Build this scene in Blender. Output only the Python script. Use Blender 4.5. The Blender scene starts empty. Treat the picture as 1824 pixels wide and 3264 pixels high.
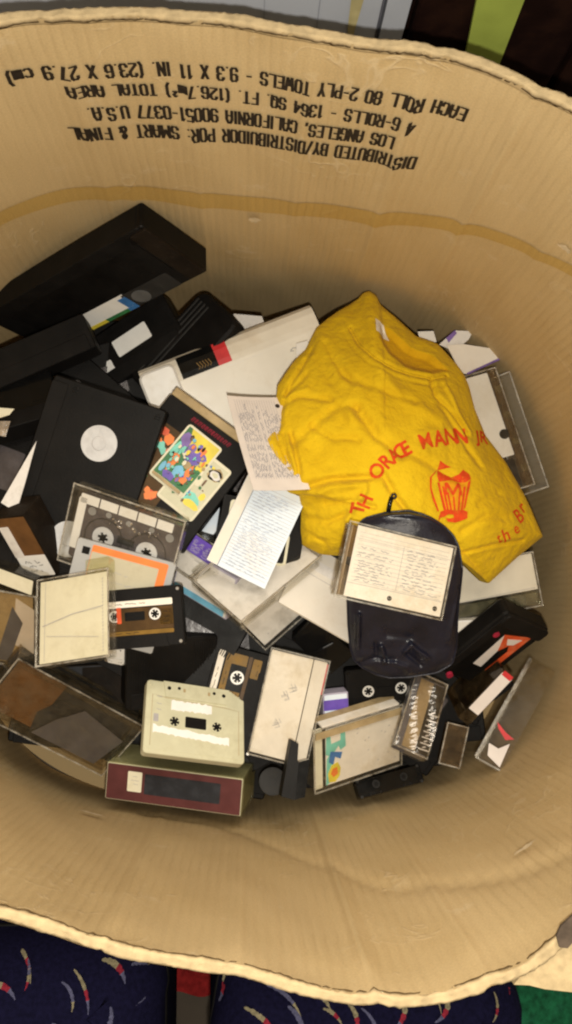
import bpy, bmesh, math, random
import numpy as np
from mathutils import Vector, Matrix, Euler
from mathutils.bvhtree import BVHTree
random.seed(7)
scene = bpy.context.scene
COL = scene.collection
PI = math.pi

# ------------------------------------------------------------------ camera, light, exposure
cam_d = bpy.data.cameras.new('camera')
cam = bpy.data.objects.new('camera', cam_d); COL.objects.link(cam)
cam.location = (0, 0, 1.06)
cam.rotation_euler = (math.radians(6.0), math.radians(-2.6), 0)
cam_d.sensor_fit = 'VERTICAL'
cam_d.angle_y = 2*math.atan(1632.0/2787.0)
cam_d.clip_start = 0.01; cam_d.clip_end = 50
scene.camera = cam
world = bpy.data.worlds.new('World'); scene.world = world
world.use_nodes = True
world.node_tree.nodes['Background'].inputs['Color'].default_value = (1.0, 0.89, 0.72, 1)
world.node_tree.nodes['Background'].inputs['Strength'].default_value = 0.46
def area(name, loc, target, size, power, color):
    l = bpy.data.lights.new(name, 'AREA'); l.shape = 'DISK'; l.size = size; l.energy = power; l.color = color
    o = bpy.data.objects.new(name, l); COL.objects.link(o); o.location = loc
    o.rotation_euler = (Vector(target)-Vector(loc)).to_track_quat('-Z', 'Y').to_euler(); return o
area('phone_flash', (0.006, -0.034, 1.060), (0.03, 0.06, 0.2), 0.012, 4.9, (1.0, 0.94, 0.82))
area('near_wall_fill', (0.20, 1.15, 2.25), (0, -0.1, 0.3), 1.2, 34.0, (1.0, 0.90, 0.75))  # unseen fill lamp, placed to brighten the near wall
scene.view_settings.view_transform = 'Standard'; scene.view_settings.look = 'None'
scene.view_settings.exposure = 0.0; scene.view_settings.gamma = 1
scene.cycles.use_denoising = True
scene.cycles.max_bounces = 10; scene.cycles.transparent_max_bounces = 24
scene.cycles.caustics_reflective = False; scene.cycles.caustics_refractive = False
scene.cycles.pixel_filter_type = 'BLACKMAN_HARRIS'; scene.cycles.filter_width = 2.2

# ------------------------------------------------------------------ materials
def _mat(name):
    m = bpy.data.materials.new(name); m.use_nodes = True
    nt = m.node_tree; b = nt.nodes['Principled BSDF']; return m, nt, b
def N(nt, t, **kw):
    n = nt.nodes.new(t)
    for k, v in kw.items():
        if k in n.inputs: n.inputs[k].default_value = v
        else: setattr(n, k, v)
    return n
def coord(nt, kind='Object', scale=(1,1,1)):
    tc = N(nt, 'ShaderNodeTexCoord'); mp = N(nt, 'ShaderNodeMapping'); mp.inputs['Scale'].default_value = scale
    nt.links.new(tc.outputs[kind], mp.inputs['Vector']); return mp.outputs['Vector']
def mixc(nt, fac, a, b, mode='MIX'):
    m = N(nt, 'ShaderNodeMix', data_type='RGBA', blend_type=mode)
    if isinstance(fac, (int, float)): m.inputs[0].default_value = fac
    else: nt.links.new(fac, m.inputs[0])
    for i, v in ((6, a), (7, b)):
        if isinstance(v, tuple): m.inputs[i].default_value = v if len(v) == 4 else v+(1,)
        else: nt.links.new(v, m.inputs[i])
    return m.outputs[2]
def ramp(nt, src, p0, p1, c0=(0,0,0,1), c1=(1,1,1,1)):
    r = N(nt, 'ShaderNodeValToRGB'); e = r.color_ramp.elements
    e[0].position = p0; e[1].position = p1; e[0].color = c0; e[1].color = c1
    nt.links.new(src, r.inputs[0]); return r.outputs[0]
def mat(name, col, rough=.5, var=.18, scale=60, bump=0.0, bscale=300, spec=.5, grime=None, gscale=25, coat=0, dust=0.0):
    m, nt, b = _mat(name); v = coord(nt)
    n1 = N(nt, 'ShaderNodeTexNoise', Scale=scale, Detail=5.0); nt.links.new(v, n1.inputs['Vector'])
    dark = tuple(c*(1-var) for c in col); lite = tuple(min(1, c*(1+var)) for c in col)
    c = mixc(nt, ramp(nt, n1.outputs[0], .3, .7), dark, lite)
    if grime:
        n2 = N(nt, 'ShaderNodeTexNoise', Scale=gscale, Detail=8.0, Roughness=.7); nt.links.new(v, n2.inputs['Vector'])
        c = mixc(nt, ramp(nt, n2.outputs[0], .50, .78), c, grime)
    if dust:
        n3 = N(nt, 'ShaderNodeTexNoise', Scale=140, Detail=8.0, Roughness=.75); nt.links.new(v, n3.inputs['Vector'])
        f = ramp(nt, n3.outputs[0], .52, .85)
        mm = N(nt, 'ShaderNodeMath', operation='MULTIPLY'); nt.links.new(f, mm.inputs[0]); mm.inputs[1].default_value = dust
        c = mixc(nt, mm.outputs[0], c, (.30,.27,.22))
    nt.links.new(c, b.inputs['Base Color'])
    n4 = N(nt, 'ShaderNodeTexNoise', Scale=scale*2, Detail=4.0); nt.links.new(v, n4.inputs['Vector'])
    rr = N(nt, 'ShaderNodeMapRange'); nt.links.new(n4.outputs[0], rr.inputs[0])
    rr.inputs[3].default_value = max(0, rough-.1); rr.inputs[4].default_value = min(1, rough+.12)
    nt.links.new(rr.outputs[0], b.inputs['Roughness'])
    b.inputs['Specular IOR Level'].default_value = spec; b.inputs['Coat Weight'].default_value = coat
    if bump:
        n5 = N(nt, 'ShaderNodeTexNoise', Scale=bscale, Detail=4.0); nt.links.new(v, n5.inputs['Vector'])
        bp = N(nt, 'ShaderNodeBump', Strength=.5, Distance=bump); nt.links.new(n5.outputs[0], bp.inputs['Height'])
        nt.links.new(bp.outputs[0], b.inputs['Normal'])
    return m
def clear_mat(name, tint, gloss=.10, haze=.08, rough=.06, hazecol=(.5,.46,.38)):
    """thin dusty polystyrene: transparent sheet with a fresnel sheen and scuffs"""
    m, nt, b = _mat(name); nt.nodes.remove(b); out = nt.nodes['Material Output']; v = coord(nt)
    tr = N(nt, 'ShaderNodeBsdfTransparent'); tr.inputs[0].default_value = tint+(1,)
    gl = N(nt, 'ShaderNodeBsdfGlossy'); gl.inputs['Roughness'].default_value = rough
    df = N(nt, 'ShaderNodeBsdfDiffuse'); df.inputs[0].default_value = hazecol+(1,)
    ns = N(nt, 'ShaderNodeTexNoise', Scale=90.0, Detail=8.0, Roughness=.7); nt.links.new(v, ns.inputs['Vector'])
    bp = N(nt, 'ShaderNodeBump', Strength=.25, Distance=.0006); nt.links.new(ns.outputs[0], bp.inputs['Height'])
    nt.links.new(bp.outputs[0], gl.inputs['Normal'])
    hz = N(nt, 'ShaderNodeMath', operation='MULTIPLY'); nt.links.new(ramp(nt, ns.outputs[0], .35, .8), hz.inputs[0]); hz.inputs[1].default_value = haze*2
    m1 = N(nt, 'ShaderNodeMixShader'); nt.links.new(hz.outputs[0], m1.inputs[0]); nt.links.new(tr.outputs[0], m1.inputs[1]); nt.links.new(df.outputs[0], m1.inputs[2])
    lw = N(nt, 'ShaderNodeLayerWeight', Blend=.5)
    pw = N(nt, 'ShaderNodeMath', operation='POWER'); nt.links.new(lw.outputs['Facing'], pw.inputs[0]); pw.inputs[1].default_value = 3.5
    ad = N(nt, 'ShaderNodeMath', operation='MULTIPLY_ADD', use_clamp=True); nt.links.new(pw.outputs[0], ad.inputs[0]); ad.inputs[1].default_value = .55; ad.inputs[2].default_value = gloss*.5
    m2 = N(nt, 'ShaderNodeMixShader'); nt.links.new(ad.outputs[0], m2.inputs[0]); nt.links.new(m1.outputs[0], m2.inputs[1]); nt.links.new(gl.outputs[0], m2.inputs[2])
    nt.links.new(m2.outputs[0], out.inputs[0]); return m
def card_mat(name, col, worn):
    """corrugated board: flute streaks run down the wall (v), wash-boarding along u"""
    m, nt, b = _mat(name)
    u = coord(nt, 'UV', (1,1,1)); us = coord(nt, 'UV', (190, 2.2, 1)); ub = coord(nt, 'UV', (9, 7, 1))
    n1 = N(nt, 'ShaderNodeTexNoise', Scale=1.0, Detail=4.0); nt.links.new(us, n1.inputs['Vector'])
    c = mixc(nt, ramp(nt, n1.outputs[0], .34, .66), tuple(x*.98 for x in col), tuple(x*1.02 for x in col))
    n2 = N(nt, 'ShaderNodeTexNoise', Scale=1.0, Detail=7.0, Roughness=.62); nt.links.new(ub, n2.inputs['Vector'])
    c = mixc(nt, ramp(nt, n2.outputs[0], .40, .70), c, (col[0]*.93, col[1]*.91, col[2]*.85))
    n3 = N(nt, 'ShaderNodeTexNoise', Scale=26.0, Detail=9.0, Roughness=.7); nt.links.new(u, n3.inputs['Vector'])
    c = mixc(nt, ramp(nt, n3.outputs[0], .60, .80), c, worn)
    n6 = N(nt, 'ShaderNodeTexNoise', Scale=700.0, Detail=3.0); nt.links.new(u, n6.inputs['Vector'])
    c = mixc(nt, ramp(nt, n6.outputs[0], .35, .65), mixc(nt, 1.0, c, (.88,.88,.88), 'MULTIPLY'), c)
    w0 = N(nt, 'ShaderNodeTexWave', wave_type='BANDS', bands_direction='X', Scale=46.0, Distortion=1.6, Detail=3.0); nt.links.new(u, w0.inputs['Vector'])
    nm = N(nt, 'ShaderNodeTexNoise', Scale=9.0, Detail=5.0, Roughness=.65); nt.links.new(u, nm.inputs['Vector'])
    wl = mixc(nt, ramp(nt, w0.outputs[1], .02, .30), mixc(nt, 1.0, c, (.90,.885,.86), 'MULTIPLY'), c)
    c = mixc(nt, ramp(nt, nm.outputs[0], .42, .68), c, wl)
    # soft worn crumple lines
    wr = N(nt, 'ShaderNodeTexNoise', Scale=16.0, Detail=3.0, Roughness=.5, Distortion=1.2); nt.links.new(u, wr.inputs['Vector'])
    ab = N(nt, 'ShaderNodeMath', operation='SUBTRACT'); nt.links.new(wr.outputs[0], ab.inputs[0]); ab.inputs[1].default_value = .5
    aa = N(nt, 'ShaderNodeMath', operation='ABSOLUTE'); nt.links.new(ab.outputs[0], aa.inputs[0])
    ridge = ramp(nt, aa.outputs[0], .0, .016, (1,1,1,1), (0,0,0,1))
    rm = N(nt, 'ShaderNodeMath', operation='MULTIPLY'); nt.links.new(ridge, rm.inputs[0]); nt.links.new(ramp(nt, n2.outputs[0], .50, .66), rm.inputs[1])
    r2 = N(nt, 'ShaderNodeMath', operation='MULTIPLY'); nt.links.new(rm.outputs[0], r2.inputs[0]); r2.inputs[1].default_value = .55
    c = mixc(nt, r2.outputs[0], c, worn)
    nt.links.new(c, b.inputs['Base Color']); b.inputs['Roughness'].default_value = .78; b.inputs['Specular IOR Level'].default_value = .25
    w = N(nt, 'ShaderNodeTexWave', wave_type='BANDS', bands_direction='X', Scale=46.0, Distortion=1.2, Detail=2.0)
    nt.links.new(u, w.inputs['Vector'])
    s1 = N(nt, 'ShaderNodeMath', operation='MULTIPLY_ADD'); nt.links.new(n1.outputs[0], s1.inputs[0]); s1.inputs[1].default_value = .1; nt.links.new(w.outputs[1], s1.inputs[2])
    s2 = N(nt, 'ShaderNodeMath', operation='MULTIPLY_ADD'); nt.links.new(n2.outputs[0], s2.inputs[0]); s2.inputs[1].default_value = 3.2; nt.links.new(s1.outputs[0], s2.inputs[2])
    s3 = N(nt, 'ShaderNodeMath', operation='MULTIPLY_ADD'); nt.links.new(rm.outputs[0], s3.inputs[0]); s3.inputs[1].default_value = 1.6; nt.links.new(s2.outputs[0], s3.inputs[2]); s2 = s3
    bp = N(nt, 'ShaderNodeBump', Strength=.34, Distance=.0009); nt.links.new(s2.outputs[0], bp.inputs['Height'])
    nt.links.new(bp.outputs[0], b.inputs['Normal'])
    return m

M = {}
M['board'] = card_mat('kraft_board', (.555,.41,.215), (.63,.51,.33))
M['band'] = card_mat('ochre_band', (.49,.325,.105), (.52,.36,.15))
M['cutedge'] = mat('worn_board_edge', (.40,.30,.165), .9, .2, 160, .0012, 200, .2, grime=(.42,.31,.17), gscale=40)
M['ink'] = mat('black_ink', (.022,.015,.010), .7, .5, 260, spec=.2)
M['scuff'] = mat('scuffed_paper', (.57,.46,.30), .7, .2, 200, spec=.3)
M['black'] = mat('black_plastic', (.0055,.0048,.0044), .50, .35, 40, .0003, 500, .15, dust=.01)
M['black2'] = mat('matte_black_plastic', (.0068,.0060,.0056), .58, .3, 50, .0003, 700, .14, dust=.012)
M['gloss'] = mat('glossy_black_plastic', (.005,.005,.005), .18, .2, 50, spec=.25, dust=.015)
M['brownblack'] = mat('dusty_brown_black_plastic', (.011,.0075,.005), .6, .3, 50, .0003, 400, .1, dust=.06)
M['charcoal'] = mat('charcoal_plastic', (.024,.023,.022), .55, .25, 60, spec=.15, dust=.06)
M['smoke'] = mat('smoked_grey_shell', (.075,.066,.070), .22, .3, 60, .0004, 200, .6)
M['reel'] = mat('grey_reel', (.24,.235,.23), .45, .15, 60)
M['white'] = mat('white_plastic', (.76,.74,.70), .4, .06, 60, spec=.4, grime=(.6,.56,.48), gscale=30)
M['cream'] = mat('cream_plastic', (.72,.67,.57), .36, .06, 30, spec=.4, grime=(.60,.52,.40), gscale=18)
M['ivory'] = mat('ivory_paper', (.80,.74,.65), .75, .08, 50, spec=.25, grime=(.55,.45,.30), gscale=24)
M['paper'] = mat('off_white_paper', (.74,.69,.61), .8, .05, 50, spec=.2, grime=(.62,.55,.46), gscale=26)
M['pink'] = mat('pale_pinkish_paper', (.68,.62,.58), .8, .06, 50, spec=.2)
M['greyw'] = mat('greyish_white_card', (.72,.69,.66), .7, .08, 70, spec=.25, grime=(.45,.42,.38), gscale=50)
M['bluew'] = mat('bluish_white_card', (.69,.77,.86), .75, .06, 40, spec=.2, grime=(.70,.65,.58), gscale=20)
M['greenc'] = mat('pale_olive_plastic', (.56,.54,.38), .42, .08, 40, spec=.4, grime=(.44,.41,.27), gscale=30)
M['olivecard'] = mat('yellowed_card', (.72,.68,.52), .7, .06, 40, spec=.25, grime=(.52,.47,.32), gscale=20)
M['worn'] = mat('worn_white_label', (.80,.79,.76), .6, .05, 60, spec=.3)
M['red'] = mat('red_print', (.55,.03,.035), .5, .15, 60)
M['dimred'] = mat('dull_red_print', (.24,.012,.03), .6, .2, 60, spec=.2)
M['dimred2'] = mat('pinkish_red_roller', (.35,.02,.05), .5, .2, 60, spec=.2)
M['orange'] = mat('orange_print', (.78,.20,.035), .5, .12, 60)
M['orangered'] = mat('orange_red_label', (.66,.085,.02), .45, .2, 80, grime=(.7,.25,.12), gscale=60)
M['purple'] = mat('purple_print', (.13,.075,.42), .35, .2, 60)
M['cyan'] = mat('cyan_print', (.16,.43,.62), .5, .2, 60)
M['teal'] = mat('teal_print', (.18,.55,.45), .5, .2, 60)
M['blue'] = mat('blue_print', (.04,.16,.42), .5, .2, 60)
M['green'] = mat('green_print', (.03,.16,.05), .5, .3, 60)
M['yellow'] = mat('yellow_print', (.72,.58,.05), .5, .2, 60)
M['violet'] = mat('violet_print', (.20,.12,.38), .5, .3, 90)
M['gold'] = mat('bronze_label', (.19,.105,.018), .5, .25, 90, spec=.2)
M['amber'] = mat('brown_label', (.07,.036,.010), .5, .3, 80, spec=.2)
M['maroon'] = mat('maroon_card', (.085,.022,.022), .5, .2, 60, spec=.35)
M['tan'] = mat('tan_board', (.40,.30,.16), .6, .2, 60, spec=.3, grime=(.28,.19,.09), gscale=40)
M['brown'] = mat('rust_brown_card', (.13,.058,.018), .5, .3, 60)
M['slate'] = mat('slate_card', (.10,.10,.125), .5, .2, 60, grime=(.08,.08,.10), gscale=40)
M['lavender'] = mat('lavender_grey_card', (.40,.37,.46), .5, .1, 60)
M['pen'] = mat('pencil_grey', (.18,.18,.23), .8, .2, 200)
M['penblue'] = mat('pen_blue_grey', (.32,.36,.48), .8, .2, 200)
M['rule'] = mat('faint_rule', (.38,.36,.36), .8, .1, 200)
M['clear'] = clear_mat('clear_plastic', (.985,.98,.965), .06, .02)
M['cleardirt'] = clear_mat('dirty_clear_plastic', (.93,.90,.84), .08, .045, .08, (.34,.29,.20))
M['clearbrown'] = clear_mat('brown_tinted_plastic', (.82,.73,.60), .10, .10, .08, (.25,.17,.08))
M['clearolive'] = clear_mat('yellowed_clear_plastic', (.955,.95,.86), .08, .07, .08, (.55,.52,.33))
M['edgeglare'] = clear_mat('case_edge_glare', (.9,.88,.84), .22, .30, .12, (.78,.75,.68))  # pale haze paints bright glare onto clear plastic edges
M['metal'] = mat('dull_metal', (.42,.40,.37), .35, .2, 60); M['metal'].node_tree.nodes['Principled BSDF'].inputs['Metallic'].default_value = .9
M['foil'] = mat('glint_foil', (.62,.60,.60), .12, .4, 60, .004, 70, .8)  # mirror-like foil for the added glints and the plastic scrap
M['foil'].node_tree.nodes['Principled BSDF'].inputs['Metallic'].default_value = .85
M['title'] = mat('dark_title_strip', (.022,.023,.027), .5, .25, 60, spec=.2, grime=(.04,.042,.05), gscale=60)
M['fcream'] = mat('soiled_label', (.50,.455,.33), .7, .08, 40, spec=.2, grime=(.40,.36,.25), gscale=40)
M['leather'] = mat('navy_vinyl', (.008,.009,.019), .30, .3, 60, .0006, 420, .45)
M['navypipe'] = mat('navy_piping', (.010,.010,.034), .5, .2, 60)

# ------------------------------------------------------------------ mesh collector
class MB:
    def __init__(s): s.v = []; s.f = []
    def add(s, v, f, T=None):
        k = len(s.v)
        s.v += [tuple(T @ Vector(p)) if T else tuple(p) for p in v]
        s.f += [tuple(i+k for i in q) for q in f]; return s
    def slab(s, w, h, z0, z1, r=0.0, ch=0.0, cx=0, cy=0, seg=3):
        """rounded rectangle plate, optional chamfer on its top and bottom edges"""
        def ring(d, z):
            p = []; R = max(r-d, 0.00001); a, b = w/2-d, h/2-d
            if r <= 0: return [(cx-a,cy-b,z),(cx+a,cy-b,z),(cx+a,cy+b,z),(cx-a,cy+b,z)]
            for qx, qy, a0 in ((1,-1,-90),(1,1,0),(-1,1,90),(-1,-1,180)):
                for i in range(seg+1):
                    t = math.radians(a0+90*i/seg)
                    p.append((cx+qx*(a-R)+R*math.cos(t), cy+qy*(b-R)+R*math.sin(t), z))
            return p
        rings = [ring(0,z0), ring(0,z1)] if ch <= 0 else [ring(ch,z0), ring(0,z0+ch), ring(0,z1-ch), ring(ch,z1)]
        return s.loft(rings)
    def loft(s, rings, cap0=True, cap1=True):
        n = len(rings[0]); v = [p for r in rings for p in r]; f = []
        for k in range(len(rings)-1):
            for i in range(n):
                j = (i+1) % n; f.append((k*n+i, k*n+j, (k+1)*n+j, (k+1)*n+i))
        if cap0: f.append(tuple(range(n-1,-1,-1)))
        if cap1: f.append(tuple((len(rings)-1)*n+i for i in range(n)))
        return s.add(v, f)
    def box(s, x0, x1, y0, y1, z0, z1): return s.slab(x1-x0, y1-y0, z0, z1, 0, 0, (x0+x1)/2, (y0+y1)/2)
    def prism(s, pts, z0, z1):
        a = sum(pts[i][0]*pts[(i+1)%len(pts)][1]-pts[(i+1)%len(pts)][0]*pts[i][1] for i in range(len(pts)))
        if a < 0: pts = pts[::-1]
        return s.loft([[(x,y,z0) for x,y in pts], [(x,y,z1) for x,y in pts]])
    def cyl(s, cx, cy, r, z0, z1, n=20, r1=None):
        r1 = r if r1 is None else r1
        return s.loft([[(cx+q*math.cos(2*PI*i/n), cy+q*math.sin(2*PI*i/n), z) for i in range(n)] for q, z in ((r,z0),(r1,z1))])
    def ringz(s, cx, cy, ri, ro, z0, z1, n=24):
        P = lambda q, z: [(cx+q*math.cos(2*PI*i/n), cy+q*math.sin(2*PI*i/n), z) for i in range(n)]
        return s.loft([P(ri,z0), P(ro,z0), P(ro,z1), P(ri,z1), P(ri,z0)], False, False)
    def tube(s, pts, r, n=8, closed=False):
        P = [Vector(p) for p in pts]; rings = []; m = len(P)
        for i, p in enumerate(P):
            a = P[(i-1) % m] if (closed or i > 0) else p; b = P[(i+1) % m] if (closed or i < m-1) else p
            d = (b-a).normalized(); u = d.orthogonal().normalized() if abs(d.z) > .95 else d.cross(Vector((0,0,1))).normalized(); w = u.cross(d)
            rings.append([tuple(p+u*r*math.cos(2*PI*k/n)+w*r*math.sin(2*PI*k/n)) for k in range(n)])
        if closed: rings.append(rings[0]); return s.loft(rings, False, False)
        return s.loft(rings)
    def stroke(s, pts, wd, z):
        """flat ribbon along a 2-D polyline"""
        v = []; f = []
        for i, (x, y) in enumerate(pts):
            a = pts[max(i-1,0)]; b = pts[min(i+1,len(pts)-1)]
            dx, dy = b[0]-a[0], b[1]-a[1]; L = math.hypot(dx,dy) or 1
            v += [(x-dy/L*wd/2, y+dx/L*wd/2, z), (x+dy/L*wd/2, y-dx/L*wd/2, z)]
            if i: f.append((2*i-2, 2*i-1, 2*i+1, 2*i))
        return s.add(v, f)
    def scribble(s, x0, x1, y, amp, z, wd=.0004, step=.0011, rng=random):
        x = x0
        while x < x1:
            L = rng.uniform(.003,.011); pts = []
            e = min(x+L, x1)
            while x < e: pts.append((x+rng.uniform(-.0003,.0003), y+rng.uniform(-amp,amp))); x += step
            if len(pts) > 1: s.stroke(pts, wd, z)
            x += rng.uniform(.001,.003)
        return s
    def build(s, name, m, parent=None, smooth=False, uv=None):
        me = bpy.data.meshes.new(name); me.from_pydata(s.v, [], s.f); me.materials.append(m)
        if uv:
            l = me.uv_layers.new(name='UVMap'); vi = np.zeros(len(me.loops), int); me.loops.foreach_get('vertex_index', vi)
            l.data.foreach_set('uv', np.array(uv, np.float32)[vi].ravel())
        if smooth: me.polygons.foreach_set('use_smooth', [True]*len(me.polygons))
        me.update()
        o = bpy.data.objects.new(name, me); COL.objects.link(o)
        if parent: o.parent = parent
        if name in STUFF: o['kind'] = 'stuff'
        return o
STUFF = {'grip_rib','handwriting','ruled_line','woven_pattern','printed_mark','label_gap','glint_bits','tape_scrap','red_lettering','lettering','white_lettering','scored_line','printed_ring','printed_patch','red_print'}
def tag(o, label, cat, group=None):
    o['label'] = label; o['category'] = cat
    if group: o['group'] = group
    return o
def pose(key, t=0.0):
    """world matrix and face size of a thing whose top face is listed in POSES; t = its thickness"""
    loc, eu, wh = POSES[key]; R = Euler(eu).to_matrix()
    p = Vector(loc)-R @ Vector((0,0,t))
    return Matrix.Translation(p) @ R.to_4x4(), wh[0], wh[1]
def thing(name, label, cat, mtx, group=None):
    o = bpy.data.objects.new(name, None); COL.objects.link(o); o.empty_display_size = .02
    o.matrix_world = mtx; return tag(o, label, cat, group)
_tc = {}
def text_geo(txt, bold=0.0):
    if (txt,bold) not in _tc:
        cu = bpy.data.curves.new('lettering', 'FONT'); cu.body = txt; cu.resolution_u = 3; cu.offset = bold
        ob = bpy.data.objects.new('lettering', cu); me = bpy.data.meshes.new_from_object(ob)
        _tc[txt,bold] = ([(v.co.x,v.co.y) for v in me.vertices], [tuple(p.vertices) for p in me.polygons])
        bpy.data.objects.remove(ob); bpy.data.meshes.remove(me); bpy.data.curves.remove(cu)
    return _tc[txt,bold]
def letters(mb, txt, x, y, h, z, sx=1.0, ang=0.0, bold=.02):
    """one line of type, cap height h, starting at x, y"""
    v, f = text_geo(txt, bold); k = h/.70; c, s = math.cos(ang), math.sin(ang)
    mb.add([(x+(a*k*sx)*c-(b*k)*s, y+(a*k*sx)*s+(b*k)*c, z) for a, b in v], f); return mb

# world poses of the tops of the things (location, rotation, width and height) and outlines in metres
POSES = {'vhs_back':((-0.1482,0.2907,0.2501),(1.2651,-0.6503,0.22),(0.2192,0.0847)),
 'vhs_side':((-0.2108,0.2355,0.2338),(-0.0016,-0.0513,0.4196),(0.1299,0.0358)),
 'vhs_label':((-0.1244,0.2653,0.1731),(-0.0953,-0.2509,0.5313),(0.1184,0.0563)),
 'clam_black':((-0.0666,0.2589,0.1919),(-0.427,-0.1846,0.8141),(0.1168,0.063)),
 'clam_white':((-0.0044,0.2202,0.2038),(0.2073,-0.0088,0.3883),(0.1876,0.0941)),
 'vhs_hub':((-0.1522,0.1033,0.2622),(0.1432,-0.0217,-0.3211),(0.1077,0.1863)),
 'vhs_left':((-0.2284,0.19,0.2338),(-0.3327,0.0145,0.3057),(0.0945,0.0553)),
 'cart_sticker':((-0.0644,0.1204,0.2621),(-0.0269,-0.029,-0.6324),(0.0984,0.1132)),
 'card_lined':((0.0181,0.1436,0.2864),(-0.4262,0.4053,0.0815),(0.0544,0.1026)),
 'card_blue':((0.0091,0.0657,0.282),(-0.2279,0.0817,-0.449),(0.0571,0.0912)),
 'cart_black':((0.014,0.0664,0.261),(-0.0523,0.1537,-0.1624),(0.0793,0.0556)),
 'jewel_back':((0.2344,0.1662,0.2243),(-0.0514,-0.0457,0.2843),(0.0607,0.1237)),
 'pouch_case':((0.1248,0.0271,0.3369),(0.0136,0.1989,-0.2124),(0.0972,0.0643)),
 'cream_right':((0.2353,0.0156,0.2139),(0.1409,-0.1487,0.184),(0.0987,0.0545)),
 'white_right':((0.2121,-0.0326,0.2134),(0.1527,0.0377,0.0443),(0.0402,0.0339)),
 'card_cream':((0.0816,0.0093,0.2411),(-0.4858,0.0995,-0.5141),(0.0877,0.0723)),
 'case_pale_top':((0.0089,0.0341,0.2616),(-0.4135,-0.4272,-0.7056),(0.0688,0.1037)),
 'case_pale_low':((0.0071,0.0082,0.2428),(0.1076,0.5547,-0.7936),(0.1118,0.0579)),
 'case_purple':((-0.0556,0.0479,0.2536),(0.4285,-0.2796,-0.5999),(0.0577,0.0428)),
 'case_cyan':((-0.039,0.0189,0.2486),(0.6471,-0.357,-0.5374),(0.0641,0.0465)),
 'clear_cass':((-0.1114,0.0552,0.2841),(0.4142,-0.1228,-0.3388),(0.1063,0.0758)),
 'floppy':((-0.1149,0.0064,0.2805),(0.2737,0.0633,-0.2607),(0.0881,0.086)),
 'case_cream':((-0.1464,-0.0111,0.3111),(-0.2708,-0.2962,0.1551),(0.0684,0.0763)),
 'cass_gold':((-0.0965,-0.0123,0.2905),(-0.0035,-0.184,0.0818),(0.0854,0.0516)),
 'vhs_low':((-0.0701,-0.0647,0.2136),(0.3492,0.3006,0.0615),(0.0877,0.0692)),
 'label_low':((-0.1219,-0.0441,0.2237),(0.3364,-0.2451,-0.1781),(0.0215,0.0257)),
 'box_red':((-0.1587,-0.0856,0.1883),(-0.03,-0.0387,0.0564),(0.081,0.0529)),
 'cass_amber':((-0.0108,-0.0911,0.2115),(-0.0716,-0.0027,-0.2551),(0.0579,0.0976)),
 'cass_cream':((-0.0453,-0.1066,0.24),(-0.5851,0.309,-0.1832),(0.0951,0.0706)),
 'box_maroon':((-0.068,-0.1732,0.2126),(0.1403,-0.1863,-0.0973),(0.1322,0.0354)),
 'clear_bin':((-0.1714,-0.1076,0.2192),(0.3479,0.421,-0.5683),(0.1399,0.0699)),
 'case_ivory':((0.0399,-0.0955,0.2393),(0.1064,-0.1407,-0.2319),(0.0565,0.1019)),
 'clip_black':((0.0452,-0.1456,0.2711),(-0.1221,0.095,-0.1227),(0.0247,0.0509)),
 'case_teal':((0.1082,-0.1369,0.2147),(0.4681,0.3607,0.2277),(0.098,0.069)),
 'case_foil':((0.1624,-0.1009,0.2456),(-0.4344,0.0277,-0.4246),(0.0332,0.0764)),
 'case_spine':((0.2276,-0.0886,0.2307),(0.1832,-0.2643,0.8552),(0.0621,0.0138)),
 'cass_orange':((0.2356,-0.0455,0.2277),(0.6966,-0.5907,0.7883),(0.0952,0.0648)),
 'lid_clear':((0.2584,-0.1042,0.2194),(-0.5086,0.187,0.9703),(0.1107,0.026)),
 'cass_under':((0.135,-0.0851,0.2031),(0.252,0.0227,0.0948),(0.0757,0.0503)),
 'cass_teal_under':((0.1424,-0.1731,0.1832),(-0.3563,0.2416,0.1869),(0.0704,0.0174)),
 'gloss_case':((0.0736,-0.0407,0.2199),(0.2762,-0.3745,0.7385),(0.0323,0.0536)),
 'case_violet':((0.0862,-0.1006,0.2132),(0.2492,0.14,0.0876),(0.025,0.0338)),
 'case_brown':((-0.1968,0.0503,0.2692),(0.723,-0.4227,0.05),(0.0329,0.0692)),
 'case_bar':((-0.2189,0.0242,0.2618),(0.4494,-0.2715,-0.3387),(0.067,0.0168)),
 'case_dirty':((-0.2242,-0.0221,0.24),(0.5144,-0.0994,-0.1649),(0.066,0.0785)),
 'case_end':((0.2014,-0.1361,0.2034),(-0.0032,-0.0714,-0.2469),(0.0214,0.0407))}
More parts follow.
